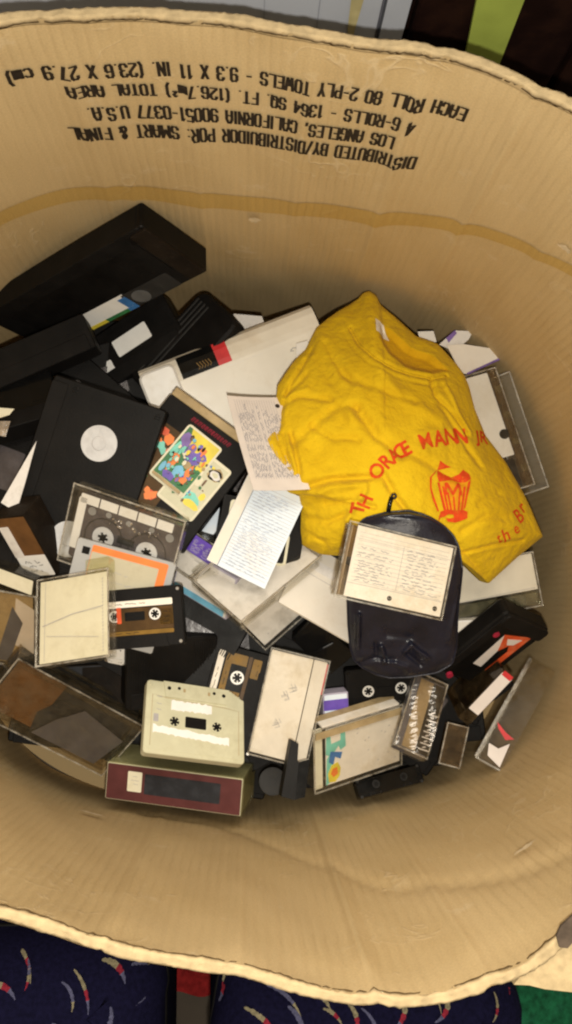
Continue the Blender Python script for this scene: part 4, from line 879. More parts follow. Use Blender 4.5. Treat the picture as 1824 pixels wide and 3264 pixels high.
g = MB(); rg = random.Random(8)
for i in range(7): g.scribble(W*.05, W/2-.006, H/2-.006-i*.0018, .0008, .0161, .0006, rng=rg)
g.build('printed_mark', M['lavender'], o)
t, W, H = boxcase('cassette_case', 'grey-white cassette case with a cyan stripe along its near edge', 'case_cyan', 'greyw', 'lavender', 'cassette case', .016, 'clear cassette cases')
o = MB().box(-W/2+.002, W/2-.004, -H/2+.0015, -H/2+.008, .0165, .0168).build('cyan_stripe', M['cyan'], t)
g = MB(); lines(g, -W/2+.004, W/2-.004, -.005, H/2-.004, 9, .0166, .0006, .0004, rng=random.Random(4)); g.build('printed_mark', M['pen'], t)
# see-through cassette in its case
t = clear_case('cassette_case', 'clear case holding a smoky see-through cassette with two white hubs', 'clear_cass', 'clear', None, group='clear cassette cases')
mx, W, H = pose('clear_cass', .0155); k = W/.109
c = MB().slab(.100*k, .0635*k, .002, .0118, .003, .0008, .003, -.0005).build('tape_shell', M['smoke'], t)
lb = MB(); lb.slab(.090*k, .0085, .0119, .0122, .001, 0, -.001, .0265*k); lb.slab(.0075, .050*k, .0119, .0122, .001, 0, -.0435*k, .002)
lb.build('paper_label', M['white'], t)
g = MB()
for i in range(5): g.box(-.046*k+.0185*k*(i+1)-.0006, -.046*k+.0185*k*(i+1)+.0006, .0215*k, .0315*k, .0122, .0124)
g.build('label_gap', M['smoke'], t)
for s in (-1,1):
    x = .004+s*.0215*k; y = -.004*k
    h = MB().ringz(x, y, .0050, .0100, .0119, .0126, 28).build('hub', M['reelw'], t)
    g = MB()
    for i in range(6):
        a = i*PI/3+.4; g.slab(.0022, .0016, .0119, .0128, 0, 0, x+.0043*math.cos(a), y+.0043*math.sin(a))
    g.build('tooth', M['reelw'], h)
    MB().cyl(x, y, .0049, .0118, .01195, 20).build('hub_hole', M['black'], h)
    MB().ringz(x, y, .0175*k, .0185*k, .0119, .0121, 40).build('reel_rim', M['charcoal'], t)
for x, y in ((-.036,.017),(-.020,.0185),(.040,.017),(.022,.0185),(.0,.017)):
    MB().cyl(.003+x*k, y*k, .0038 if abs(x) > .03 else .0026, .0119, .0123, 16).build('guide_roller', M['reel'], t)
MB().box(-.004, .012, -.0035, .0025, .0119, .0124).build('window', M['charcoal'], t)
g = MB(); rg = random.Random(21)  # foil bits added to imitate bright glints on the clear case
for i in range(26):
    x = rg.uniform(-.015,.035); y = .0135+rg.uniform(-.003,.004); a = rg.uniform(.0006,.0016); g.cyl(x, y, a, .0122, .0125+rg.uniform(0,.0012), 6, a*.5)
g.build('glint_bits', M['foil'], t)
# grey diskette
mx, W, H = pose('floppy', .0033)
t = thing('diskette', 'grey floppy diskette with an orange edged cream label and square hole', 'diskette', mx)
M['fgrey'] = mat('grey_diskette_plastic', (.37,.37,.365), .5, .06, 50, spec=.4)
MB().slab(W, H, 0, .0033, .002, .0004).build('shell', M['fgrey'], t)
MB().slab(W*.77, H*.60, .0033, .0036, .0015, 0, .004, H*.17).build('orange_label', M['orange'], t)
o = MB().slab(W*.68, H*.56, .0036, .0039, .001, 0, .0005, H*.12).build('cream_label', M['fcream'], t)
g = MB(); lines(g, -.02, .03, -.01, .025, 4, .0040, .0008, .0005, .6, rng=random.Random(6)); g.ringz(.004,-.006,.0042,.0050,.0040,.0041,20); g.build('printed_mark', M['rule'], o)
MB().box(-W/2+.006, -W/2+.0125, H/2-.0125, H/2-.006, .0033, .0037).build('square_hole', M['black'], t)
MB().slab(W*.5, H*.28, .0032, .0038, .001, 0, .006, -H/2+.014).build('shutter', M['metal'], t)
# cream cassette case, front left
t = clear_case('cassette_case', 'cassette case with a creased cream card standing up at the front left', 'case_cream', 'clear', 'olivecard', group='clear cassette cases', cardinset=(.0025,.003,.0025,.0025), spine=False)
mx, W, H = pose('case_cream', .0155); c = [o for o in t.children if o.name.startswith('card')][0]
g = MB(); g.stroke([(-W/2+.006,-.004),(0,.003),(W/2-.006,.006)], .0007, .0148); g.stroke([(-W/2+.010,-H*.17),(.004,-H*.22),(W/2-.010,-H*.26)], .0004, .0148); g.stroke([(-W/2+.008,-H/2+.004),(-W/2+.0085,H/2-.004)], .0004, .0148)
g.build('crease', M['rule'], c)
g = MB(); rg = random.Random(5)
for i in range(22): y = -H/2+.006+i*(H-.012)/22; g.stroke([(W/2-.0065,y),(W/2-.0055,y+.0012)], .0007, .0148)
g.build('printed_mark', M['rule'], c)
MB().slab(.022, .012, .001, .013, .001, .0004, W/2-.012, H/2+.005).build('lid_nub', M['clearolive'], t)
# black cassette with bronze label
t = cassette('cassette', 'black cassette with white stripe and bronze label, right of the upright cream case', 'cass_gold', 'black2', [(-.040,.040,.012,.019,'ivory'),(-.040,.040,-.013,.011,'amber'),(-.04,.04,-.018,-.0135,'gold'),(.026,.04,-.009,.008,'gold')], group='black cassettes', hubr=.006, wm='black')
o = MB().slab(.004, .014, .0102, .0105, .0008, 0, -.014, .003).build('red_mark', M['orangered'], t)
vhs('video_tape', 'black video tape in the dark gap behind the cream cassette', 'vhs_low', 'black', 0, None, False, 'black video tapes')
cassette('cassette', 'worn white label cassette poking out beside the upright cream case', 'label_low', 'white', None, group='small scraps between cases', win=False)
t, W, H = boxcase('tape_box', 'dark tape box with red printed letters below the upright cream case', 'box_red', 'title', 'brownblack', 'tape box', .018)
MB().slab(W*.48, H*.9, .0182, .0190, .001, 0, W*.25, 0).build('brown_end', M['brownblack'], t)
g = MB(); rg = random.Random(31)
for i in range(5):
    x = -W*.30+i*.0095; g.stroke([(x,H*.05),(x+.001,H*.26),(x+.006,H*.22),(x+.002,H*.15),(x+.007,H*.05)], .0018, .0187)
g.build('red_lettering', M['dimred'], t)
MB().prism([(-W/2+.004,H/2-.012),(-W/2+.016,H/2-.004),(-W/2+.018,H/2-.016)], .0184, .0188).build('white_patch', M['worn'], t)
# amber label cassette, upright
t = cassette('cassette', 'black cassette with an amber label and white strip, standing behind the cream cassette', 'cass_amber', 'black2', [(-.044,.044,.0215,.0285,'ivory'),(-.044,.044,-.0035,.0195,'gold'),(-.044,.044,-.0085,-.0045,'amber'),(.024,.043,-.019,-.0095,'gold')], group='black cassettes', portrait=1, hubr=.0066, hubm='white', win=False)
kx = POSES['cass_amber'][2][1]/.1; ky = POSES['cass_amber'][2][0]/.064
MB().slab(.026*kx, .0165*ky, .0100, .01015, .001, 0, .0205*kx, .0045*ky).build('black_square', M['black'], t)
# cream cassette
t = cassette('cassette', 'cream coloured cassette with scraped white labels standing at the front', 'cass_cream', 'greenc', None, flip=True, hubm='greenc', win=True, wm='black', screws='greenc', hubr=.0066)
W, H = POSES['cass_cream'][2]; zt = .0097
def rag(x0, x1, y0, y1, n=26, seed=1):
    rr = random.Random(seed); a = [(x0+(x1-x0)*i/n, y1+rr.uniform(-.0009,.0009)) for i in range(n+1)]; b = [(x0+(x1-x0)*i/n, y0+rr.uniform(-.0009,.0009)) for i in range(n+1)]
    return a+b[::-1]
MB().prism(rag(-.25*W,.16*W,.115*H,.245*H), zt, zt+.0003).build('scraped_label', M['worn'], t)
MB().prism([(x, y-.06*x) for x, y in rag(-.42*W,.34*W,-.255*H,-.155*H,34,2)], zt, zt+.0003).build('scraped_label', M['worn'], t)
g = MB()
for y in (.27,.17,.09): lines(g, -.43*W, -.30*W, y*H, y*H+.001, 1, zt+.0002, .0006, .0006, rng=random.Random(1))
g.slab(.0045,.0075,zt,zt+.0002,.0005,0,-.395*W,-.02*H); lines(g, -.12*W,.08*W,-.30*H,-.29*H,1,zt+.0002,.0005,.0007,1,rng=random.Random(2)); g.build('printed_mark', M['rule'], t)
g = MB(); a = [(-.44*W,-.40*H),(-.44*W,.30*H),(-.30*W,.27*H),(.30*W,.24*H),(.44*W,.22*H),(.44*W,-.40*H)]
g.stroke(a, .0005, zt+.0001); g.build('shell_seam', M['tan'], t)
for s in (-1,1): MB().slab(.0022,.0035,.0104,.0107,.0005,0,s*.012,.40*H).build('guide_slot', M['tan'], t)

# ------------------------------------------------------------------ front row
mx, W, H = pose('box_maroon', .062)
t = thing('tape_box', 'maroon box with dark title strip and small cream label, against the near wall', 'tape box', mx)
MB().slab(W, H, 0, .060, .0015, .0006).build('case', M['greenc'], t)
MB().slab(W-.002, H-.002, .0601, .0606, .001).build('maroon_face', M['maroon'], t)
o = MB().slab(W*.555, H*.54, .0606, .0610, .001, 0, W*.065, H*.03).build('title_strip', M['title'], t)
MB().slab(W*.105, H*.54, .0608, .0612, .001, 0, -W*.285, H*.06).build('label_sticker', M['olivecard'], t)
g = MB(); lines(g, -W*.32, -W*.25, -H*.05, H*.25, 3, .0613, .0005, .0004, 1, rng=random.Random(1)); g.build('printed_mark', M['rule'], t)
MB().box(W/2+.0002, W/2+.0016, -H/2, H/2+.001, .004, .0625).build('clear_edge', M['clearolive'], t)
MB().slab(W+.001, .0014, .004, .0622, .0004, 0, 0, H/2+.0012).build('clear_top', M['clearolive'], t)
# long clear bin with cards inside
t = clear_case('clear_case', 'long scratched clear plastic case holding a rust brown and a slate card, front left', 'clear_bin', 'cleardirt', None, 'plastic case', t_=.030)
mx, W, H = pose('clear_bin', .030)
MB().slab(W*.96, H*.90, .0022, .012, .002, .001).build('tape_inside', M['title'], t)
MB().slab(W*.36, H*.80, .0250, .0254, .001, 0, -W*.29, H*.04).build('rust_card', M['brown'], t)
MB().prism([(-W*.10,-H*.42),(W*.40,-H*.42),(W*.46,H*.10),(W*.10,H*.24),(-W*.02,-H*.08)], .0256, .0260).build('slate_card', M['slate'], t)
MB().prism([(-W*.16,-H*.10),(-W*.08,H*.22),(W*.08,H*.26),(-W*.03,-H*.10),(-W*.12,-H*.40)], .0262, .0265).build('dark_card', M['title'], t)
MB().slab(W*.98, .005, .0285, .0318, .001, .0004, 0, H/2-.004).build('lid_ridge', M['cleardirt'], t)
g = MB(); rg = random.Random(14)
for i in range(18):
    x = -W*.40+rg.uniform(0,.026); y = -H*.40+rg.uniform(-.004,.014); r = rg.uniform(.0015,.004); g.prism([(x+r*math.cos(a+rg.random()), y+r*math.sin(a+rg.random())) for a in (0,1.6,3.1,4.6)], .0302, .0306+rg.uniform(0,.001))
g.build('tape_scrap', M['clear'], t)
# ivory case leaning, with spine
mx, W, H = pose('case_ivory', .016)
t = clear_case('cassette_case', 'cassette case with faded ivory card and red edged spine, right of the cream cassette', 'case_ivory', 'clear', None, group='clear cassette cases', t_=.016)
o = MB().slab(W*.70, H*.95, .0125, .0132, .0005, 0, -W*.13, 0).build('card', M['ivory'], t)
MB().slab(W*.22, H*.95, .0115, .0128, .0005, 0, W*.345, 0).build('card_spine', M['paper'], t)
MB().box(W*.455, W*.475, H*.18, H*.46, .0120, .0134).build('red_edge', M['red'], t)
g = MB(); rg = random.Random(17)
for cx, cy in ((-W*.05,H*.16),(-W*.12,H*.08),(-W*.18,-H*.18)):
    for i in range(5): a = rg.uniform(-.003,.003); g.stroke([(cx+a,cy-.003+i*.0012),(cx+a+.004,cy-.001+i*.001),(cx+a+.001,cy+.002+i*.001)], .0006, .0134)
g.build('printed_mark', M['rule'], o)
# black clip shaped piece
mx, W, H = pose('clip_black', .016)
t = thing('case_half', 'broken L-shaped black plastic piece standing at the front, right of the ivory case', 'plastic piece', mx)
MB().prism([(-W*.30,H*.5),(-W*.02,H*.44),(W*.0,H*.16),(W*.05,H*.12),(W*.05,-H*.5),(-W*.45,-H*.46)], 0, .016).build('long_arm', M['black'], t)
MB().prism([(W*.06,H*.13),(W*.46,H*.20),(W*.42,-H*.44),(W*.055,-H*.50)], 0, .013).build('short_arm', M['gloss'], t)
# case with teal and orange printed card
mx, W, H = pose('case_teal', .022)
t = clear_case('cassette_case', 'cassette case whose card has teal and orange drawings, right of the black L-shaped piece', 'case_teal', 'clear', None, group='clear cassette cases', t_=.022)
o = MB().slab(W*.84, H*.88, .0192, .0198, .0005, 0, W*.06, -H*.0).build('card', M['ivory'], t)
MB().slab(W*.09, H*.94, .017, .0186, .0005, 0, -W*.435, 0).build('card_spine', M['olivecard'], t)
def pp(mm, pts, k): MB().prism([(a*W,b*H) for a,b in pts], .0199, .0200+.00008*k).build('printed_patch', M[mm], o)
pp('teal', [(-.35,.42),(-.15,.42),(-.14,.10),(-.20,.06),(-.22,.14),(-.30,.0),(-.36,.05)], 1)
pp('ivory', [(-.31,.34),(-.20,.34),(-.20,.22),(-.30,.20)], 2)
pp('teal', [(-.35,-.02),(-.28,.10),(-.30,-.40),(-.36,-.44)], 1)
pp('blue', [(-.31,.08),(-.18,.02),(-.20,-.08),(-.26,-.02),(-.28,-.14),(-.33,-.08)], 3)
pp('yellow', [(-.30,-.14),(-.23,-.12),(-.20,-.22),(-.21,-.34),(-.26,-.42),(-.33,-.40),(-.34,-.26)], 4); pp('orange', [(-.29,-.20),(-.24,-.19),(-.23,-.30),(-.28,-.34),(-.31,-.27)], 5)
g = MB(); rg = random.Random(27)
for i in range(14):
    x = rg.uniform(-.05,.42)*W; y = rg.uniform(-.36,.36)*H; g.stroke([(x,y),(x+.0015,y+.001)], .0008, .0202)
g.build('printed_mark', M['rule'], o)
MB().box(-W/2+.003, W/2-.002, H/2-.0008, H/2+.0008, .002, .009).build('brown_edge', M['tan'], t)
MB().box(-W/2+.010, W/2-.004, H/2-.0006, H/2+.0010, .011, .0205).build('top_card', M['ivory'], t)
MB().box(-W/2+.002, W/2, H/2-.010, H/2-.0035, .0215, .0232).build('lid_ridge', M['tan'], t)
# crinkled clear case with dark tape inside
mx, W, H = pose('case_foil', .017)
t = clear_case('cassette_case', 'shiny clear wrapped case with black and white card, catching bright glints', 'case_foil', 'clear', None, group='clear cassette cases', t_=.017)
MB().slab(W*.9, H*.94, .002, .013, .001).build('tape_inside', M['slate'], t)
o = MB().slab(W*.44, H*.9, .0131, .0137, .0005, 0, -W*.05, 0).build('card', M['tan'], t)
MB().slab(W*.36, H*.9, .0131, .0139, .0005, 0, W*.30, 0).build('dark_card', M['black2'], t)
g = MB(); rg = random.Random(33)
for i in range(7):
    y = -H*.40+i*H*.075; x = W*.20
    g.stroke([(x,y),(x+.010,y+.001),(x+.010,y+.0035)], .0013, .0142); g.stroke([(x+.003,y+.002),(x+.006,y+.004)], .0013, .0142)
g.build('white_lettering', M['greyw'], t)
g = MB(); nx, ny = 12, 34; rg = random.Random(40)
for j in range(ny+1):
    for i in range(nx+1): g.v.append((-W/2+W*i/nx, -H/2+H*j/ny, .0176+rg.uniform(0,.0004)+.0010*math.sin(i*.9+j*.22)))
for j in range(ny):
    for i in range(nx): a = j*(nx+1)+i; g.f += [(a,a+1,a+nx+2),(a,a+nx+2,a+nx+1)]
M['film'] = clear_mat('crinkled_wrap', (.86,.83,.80), .16, .03, .14)
g.build('wrap_film', M['film'], t)
# case on edge with a white spine
mx, W, H = pose('case_spine', .062)
t = thing('cassette_case', 'cassette case on edge, white spine up, right of the shiny wrapped case', 'cassette case', mx, 'clear cassette cases')
MB().slab(W, H, 0, .060, .0012, .0005).build('case', M['clearbrown'], t)
MB().slab(W*.86, H-.004, .003, .0585, .0008, 0, W*.04, 0).build('tape_inside', M['brownblack'], t)
MB().slab(W*.76, H-.002, .0602, .0606, .0006, 0, W*.08, 0).build('card_spine', M['pink'], t)
MB().slab(W*.08, H-.003, .0602, .0608, .0006, 0, W*.46, 0).build('red_edge', M['red'], t)
MB().box(-W/2-.0012, -W/2+.0002, -H/2, H/2, .0, .0595).build('end_panel', M['clearbrown'], t)
t = clear_case('cassette_case', 'brown tinted clear case end below the white spined case, near the right wall', 'case_end', 'clearbrown', None, group='clear cassette cases')
mx, W, H = pose('case_end', .0155); MB().slab(W*.85, H*.9, .002, .010, .001).build('tape_inside', M['brownblack'], t)
# black cassette with orange-red triangle label
mx, W, H = pose('cass_orange', .020)
t = thing('cassette', 'chunky black cartridge with white strip and orange-red label, at the right wall', 'cartridge', mx)
MB().slab(W, H, 0, .018, .005, .002).build('shell', M['black'], t)
MB().slab(W*.90, H*.16, .0175, .021, .002, .0006, 0, H*.40).build('raised_edge', M['black2'], t)
MB().slab(W*.16, H*.92, .0175, .022, .004, .001, W*.415, 0).build('end_block', M['black2'], t)
def uv(P): return [((u-.5)*W, (.5-v)*H) for u, v in P]
MB().prism(uv([(.73,.39),(.52,.577),(.25,.63),(.255,.45)]), .0181, .0184).build('white_strip', M['pink'], t)
o = MB().prism(uv([(.735,.38),(.83,.84),(.18,.86),(.23,.755),(.55,.745),(.63,.65),(.52,.58)]), .0182, .0186).build('orange_label', M['orangered'], t)
MB().prism(uv([(.70,.50),(.76,.74),(.66,.70),(.63,.60)]), .0186, .0189).build('pale_print', M['pink'], o)
for u, v in ((.716,.198),(.02,.27)): MB().cyl((u-.5)*W, (.5-v)*H, .0034, .0185, .0216, 16).build('red_roller', M['dimred2'], t)
# leaning clear plate with a card
mx, W, H = pose('lid_clear', .002)
t = thing('plastic_plate', 'loose clear case lid with red and white print leaning on the near right wall', 'plastic lid', mx)
MB().slab(W, H, 0, .0016, .001).build('sheet', M['cleardirt'], t)
MB().box(-W/2, W/2, H/2-.0018, H/2+.0012, -.001, .0050).build('lip', M['edgeglare'], t)
MB().box(-W/2-.0012, -W/2+.0003, -H/2, H/2, -.001, .0035).build('end_lip', M['edgeglare'], t)
MB().prism(uv([(.357,.06),(.31,.50),(.29,.88),(.25,.62),(.31,.20)]), .0017, .0020).build('red_print', M['red'], t)
MB().prism(uv([(.16,.16),(.155,.55),(.24,.82),(.02,.90),(.06,.33)]), .0017, .0020).build('white_print', M['pink'], t)
# half hidden pieces in the front gaps
cassette('cassette', 'black cassette with two bright white hubs, in the dark gap under the pouch', 'cass_under', 'black', None, group='black cassettes', hubr=.0075, screws='gloss')
cassette('cassette', 'black cassette edge poking out under the teal printed case', 'cass_teal_under', 'gloss', None, group='black cassettes', win=False, hubm='charcoal', screws='charcoal')
t, W, H = boxcase('cassette_case', 'glossy black cassette case end between the speckled case and the pouch', 'gloss_case', 'gloss', 'gloss', 'cassette case', .016)
MB().tube([(-W*.35,H*.05,.0165),(0,H*.0,.018),(W*.30,-H*.06,.0165)], .0016, 8).build('lid_ridge', M['gloss'], t)
t, W, H = boxcase('cassette_case', 'white cassette case corner with a violet stripe, right of the ivory case', 'case_violet', 'bluew', 'lavender', 'cassette case', .014)
MB().slab(W*.96, H*.30, .0145, .0148, .001, 0, 0, H*.16).build('purple_stripe', M['purple'], t)
g = MB().cyl(0,0,.013,0,.004,24); g.ringz(0,0,.004,.012,.004,.0046,24)
t = tag(g.build('tape_reel', M['charcoal']), 'small grey round reel under the foot of the ivory case', 'reel'); t.location = BAKE['reel_spot']; t.rotation_euler = (-.3,.1,0)
# left edge
t, W, H = boxcase('cassette_case', 'worn cassette case with a rust brown spine and scribbled white end, at the left edge', 'case_brown', 'brown', 'brownblack', 'cassette case', .030)
MB().slab(W*.94, H*.34, .0306, .0309, .001, 0, 0, -H*.30).build('white_end', M['worn'], t)
g = MB(); lines(g, -W*.3, W*.3, -H*.42, -H*.2, 3, .0311, .0016, .0006, 1, rng=random.Random(3)); g.build('handwriting', M['ink'], t)
MB().slab(W*.3, H*.5, .0306, .0310, .001, 0, -W*.34, H*.1).build('grey_label', M['greyw'], t)
t, W, H = boxcase('cassette_case', 'case on edge with long cream spine at the left, behind the upright cream case', 'case_bar', 'olivecard', 'cleardirt', 'cassette case', .060)
t = clear_case('cassette_case', 'dirty clear cassette case with brownish card, left of the upright cream case', 'case_dirty', 'cleardirt', 'tan', group='clear cassette cases')
mx, W, H = pose('case_dirty', .0155)
MB().prism([(-W*.1,-H*.45),(W*.15,H*.30),(W*.3,H*.1),(W*.1,-H*.45)], .0136, .0139).build('dark_stripe', M['slate'], t)
MB().prism([(W*.15,-H*.2),(W*.2,H*.42),(W*.46,H*.3),(W*.46,-H*.3)], .0136, .0138).build('pink_stripe', M['pink'], t)
# ------------------------------------------------------------------ right side
t = clear_case('disc_case', 'large yellowed clear case with white card and black round hole, against the right wall', 'jewel_back', 'clear', None, 'plastic case', t_=.014)
mx, W, H = pose('jewel_back', .014)
o = MB().slab(W*.82, H*.70, .0100, .0104, .001, 0, -W*.06, H*.13).build('white_card', M['white'], t)
MB().cyl(W*.30, -H*.04, .0050, .0104, .0107, 20).build('black_hole', M['black'], o)
MB().slab(W*.13, H*.98, .003, .0128, .001, 0, W*.425, 0).build('brown_spine', M['clearbrown'], t)
MB().slab(W*.80, H*.24, .002, .006, .001, 0, -W*.06, -H*.36).build('dark_tray', M['brownblack'], t)
for y in (.32,.1,-.12,-.34): MB().slab(W*.11, .007, .0126, .0139, .001, 0, W*.425, y*H).build('hinge', M['clearolive'], t)
mj = mx @ Matrix.Translation((W*.52, -H*.06, .004)) @ Matrix.Rotation(-.5,4,'Y')
clear_case('disc_case', 'second yellowed clear lid tilted up beside the white card case, right wall', None, 'clear', None, 'plastic case', t_=.007, mtx=(mj, .030, H*.98))
t = clear_case('cassette_case', 'wide cream carded case with yellowish clear strip, under the shirt hem at the right', 'cream_right', 'clear', 'cream', group='clear cassette cases', cardinset=(.002,.002,.017,.002), spine=False)
mx, W, H = pose('cream_right', .0155)
MB().slab(W-.004, .012, .008, .0150, .001, .0004, 0, -H/2+.0085).build('yellowed_strip', M['clearolive'], t)
g = MB(); g.stroke([(-W/2+.004,-H*.18),(W/2-.004,-H*.15)], .0004, .0149); g.build('crease', M['rule'], t)
t, W, H = boxcase('cassette_case', 'plain white case between the navy pouch and the orange labelled cartridge', 'white_right', 'paper', 'white', 'cassette case', .014)
for key, m, lab in (('paper_back','paper','folded lavender white paper corner behind the shirt, purple along its edge'),('paper_curl','greyw','curled paper end with a purple mark behind the shirt'),('paper_bit','white','small bright white scrap peeking over the right shoulder of the shirt'),('paper_side','white','small white scrap peeking out left of the shirt over the white clamshell'),('paper_wall','greyw','greyish paper scrap between the white clamshell and the far wall')):
    plate('paper_scrap', lab, BAKE['polys'][key], m, 'paper', 'paper scraps', .0006)
plate('paper_scrap', 'small cream scrap at the left edge beside the shiny black tape', BAKE['polys']['scrap_left'], 'olivecard', 'paper', 'paper scraps', .0006)
plate('plastic_scrap', 'small glinting clear plastic scrap at the left edge under the cream scrap', BAKE['polys']['scrap_clear'], 'foil', 'plastic scrap', None, .0006)
g = MB(); a = BAKE['polys']['paper_back']; g.tube([tuple(Vector(a[2])+Vector((0,0,.0005))), tuple(Vector(a[3])+Vector((0,0,.0005)))], .0011, 6)
o = g.build('purple_edge', M['violet']); pb = [o_ for o_ in bpy.data.objects if o_.get('label','').startswith('folded lavender')][0]
o.parent = pb; o.location = -pb.location
pc = [o_ for o_ in bpy.data.objects if o_.get('label','').startswith('curled paper')][0]
a = [Vector(p) for p in BAKE['polys']['paper_curl']]; g = MB()
P = [a[0].lerp(a[1],.45), a[0].lerp(a[1],1.0), a[0].lerp(a[1],.9).lerp(a[3],.22), a[0].lerp(a[3],.32)]
g.loft([[tuple(p+Vector((0,0,.0003))) for p in P],[tuple(p+Vector((0,0,.0009))) for p in P]]); o = g.build('purple_mark', M['violet']); o.parent = pc; o.location = -pc.location

# ------------------------------------------------------------------ the yellow shirt: one thick heap of cloth
def resample(P, n):
    P = np.array(P+[P[0]]); L = np.concatenate([[0],np.cumsum(np.linalg.norm(np.diff(P,axis=0),axis=1))])
    s = np.linspace(0,L[-1],n,endpoint=False); return np.stack([np.interp(s,L,P[:,k]) for k in range(P.shape[1])],1)
def seg_d(X, Y, pl):
    d = np.full(X.shape, 9.0)
    for (x0,y0),(x1,y1) in zip(pl[:-1],pl[1:]):
        dx, dy = x1-x0, y1-y0; t = np.clip(((X-x0)*dx+(Y-y0)*dy)/(dx*dx+dy*dy+1e-12),0,1); d = np.minimum(d, np.hypot(X-x0-t*dx, Y-y0-t*dy))
    return d
def inpoly(X, Y, P):
    c = np.zeros(X.shape, bool); n = len(P)
    for i in range(n):
        x0,y0 = P[i]; x1,y1 = P[(i+1)%n]; m = ((y0>Y)!=(y1>Y)); xx = (x1-x0)*(Y-y0)/((y1-y0) if y1!=y0 else 1e-9)+x0; c ^= m&(X<xx)
    return c
_rs = np.random.default_rng(5)
WV = [( _rs.uniform(30,190), _rs.uniform(0,6.28), _rs.uniform(0,6.28)) for _ in range(26)]
def wrinkle(X, Y):
    z = 0
    for k, a, p in WV: z = z+ (26/k)*.0011*(1-2*np.abs(np.sin(.5*k*(X*math.cos(a)+Y*math.sin(a))+p+1.5*np.sin(21*X+13*Y+p))))
    return z
def heap(outline, n, rings, zc, center, edge_drop, thick, power):
    O = resample(outline, n); c = np.array(center); T = np.concatenate([np.linspace(0.02,.9,rings), np.linspace(.905,1,14)])
    X = c[0]+np.outer(T,O[:,0]-c[0]); Y = c[1]+np.outer(T,O[:,1]-c[1])
    Z = O[None,:,2]+(zc-O[None,:,2])*(1-T[:,None]**power)
    return O, T, X, Y, Z
O, T, X, Y, Z = heap(BAKE['shirt_out'], 420, 110, .306, (.118,.082), 0, .01, 2.2)
inside = seg_d(X, Y, [tuple(p[:2]) for p in O]+[tuple(O[0,:2])])
Z += wrinkle(X,Y)*np.clip(inside/.012,0,1)
for pl, sg, dp in BAKE['folds']:
    d = seg_d(X,Y,pl); Z += dp*1.5*np.exp(-(d/(1.05*sg))**2)+(-.35*dp)*np.exp(-(d/(2.4*sg))**2)
nk = inpoly(X,Y,BAKE['neck']); dn = np.clip(seg_d(X,Y,BAKE['neck']+[BAKE['neck'][0]])/.006,0,1); Z -= np.where(nk,.008*dn,0)
Z -= .006*np.exp(-(inside/.0035))                                    # edges roll down
sh = MB(); n = X.shape[1]; R = X.shape[0]
sh.v = list(zip(X.ravel(),Y.ravel(),Z.ravel()))
for k in range(R-1):
    for i in range(n): j = (i+1)%n; sh.f.append((k*n+i,(k+1)*n+i,(k+1)*n+j,k*n+j))
sh.f.append(tuple(range(n)))
b0 = len(sh.v); cxy = np.array((.118,.082))
for dz, kk in ((-.004,1.0),(-.010,.985),(-.014,.96)):
    for i in range(n): q_ = cxy+(O[i,:2]-cxy)*kk; sh.v.append((q_[0],q_[1],Z[-1,i]+dz))
for k in range(3):
    a0 = (R-1)*n if k == 0 else b0+(k-1)*n; a1 = b0+k*n
    for i in range(n): j = (i+1)%n; sh.f.append((a0+i,a1+i,a1+j,a0+j))
sh.f.append(tuple(b0+2*n+i for i in range(n))[::-1])
def cloth_mat(name, col):
    m, nt, b = _mat(name); v = coord(nt)
    n1 = N(nt,'ShaderNodeTexNoise',Scale=14.0,Detail=7.0,Roughness=.65); nt.links.new(v,n1.inputs['Vector'])
    c = mixc(nt, ramp(nt,n1.outputs[0],.38,.72), col, (col[0]*.80,col[1]*.74,col[2]*.55))
    n2 = N(nt,'ShaderNodeTexNoise',Scale=70.0,Detail=8.0,Roughness=.7); nt.links.new(v,n2.inputs['Vector'])
    c = mixc(nt, ramp(nt,n2.outputs[0],.62,.85), c, (col[0]*.62,col[1]*.58,col[2]*.8)); nt.links.new(c,b.inputs['Base Color'])
    b.inputs['Roughness'].default_value = .9; b.inputs['Specular IOR Level'].default_value = .12
    b.inputs['Sheen Weight'].default_value = .12; b.inputs['Sheen Tint'].default_value = (1,.85,.3,1)
    n3 = N(nt,'ShaderNodeTexNoise',Scale=1400.0,Detail=2.0); nt.links.new(v,n3.inputs['Vector'])
    n4 = N(nt,'ShaderNodeTexNoise',Scale=110.0,Detail=6.0); nt.links.new(v,n4.inputs['Vector'])
    s = N(nt,'ShaderNodeMath',operation='MULTIPLY_ADD'); nt.links.new(n4.outputs[0],s.inputs[0]); s.inputs[1].default_value = 10.0; nt.links.new(n3.outputs[0],s.inputs[2])
    bp = N(nt,'ShaderNodeBump',Strength=.5,Distance=.0006); nt.links.new(s.outputs[0],bp.inputs['Height']); nt.links.new(bp.outputs[0],b.inputs['Normal']); return m
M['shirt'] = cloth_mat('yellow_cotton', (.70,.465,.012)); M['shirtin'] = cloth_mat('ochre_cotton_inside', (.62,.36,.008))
M['sprint'] = mat('red_shirt_print', (.62,.060,.012), .85, .18, 160, .0004, 900, .15, grime=(.62,.16,.015), gscale=140)
shirt = thing('t_shirt', 'crumpled yellow school T-shirt with red arched lettering and emblem', 'T-shirt', Matrix.Identity(4))
ob = sh.build('cloth', M['shirt'], shirt, True)
tree = BVHTree.FromPolygons([Vector(v) for v in sh.v], sh.f)
def drop(x, y, dz):
    h = tree.ray_cast(Vector((x,y,.6)), Vector((0,0,-1)))
    return (h[0].z if h[0] else .25)+dz
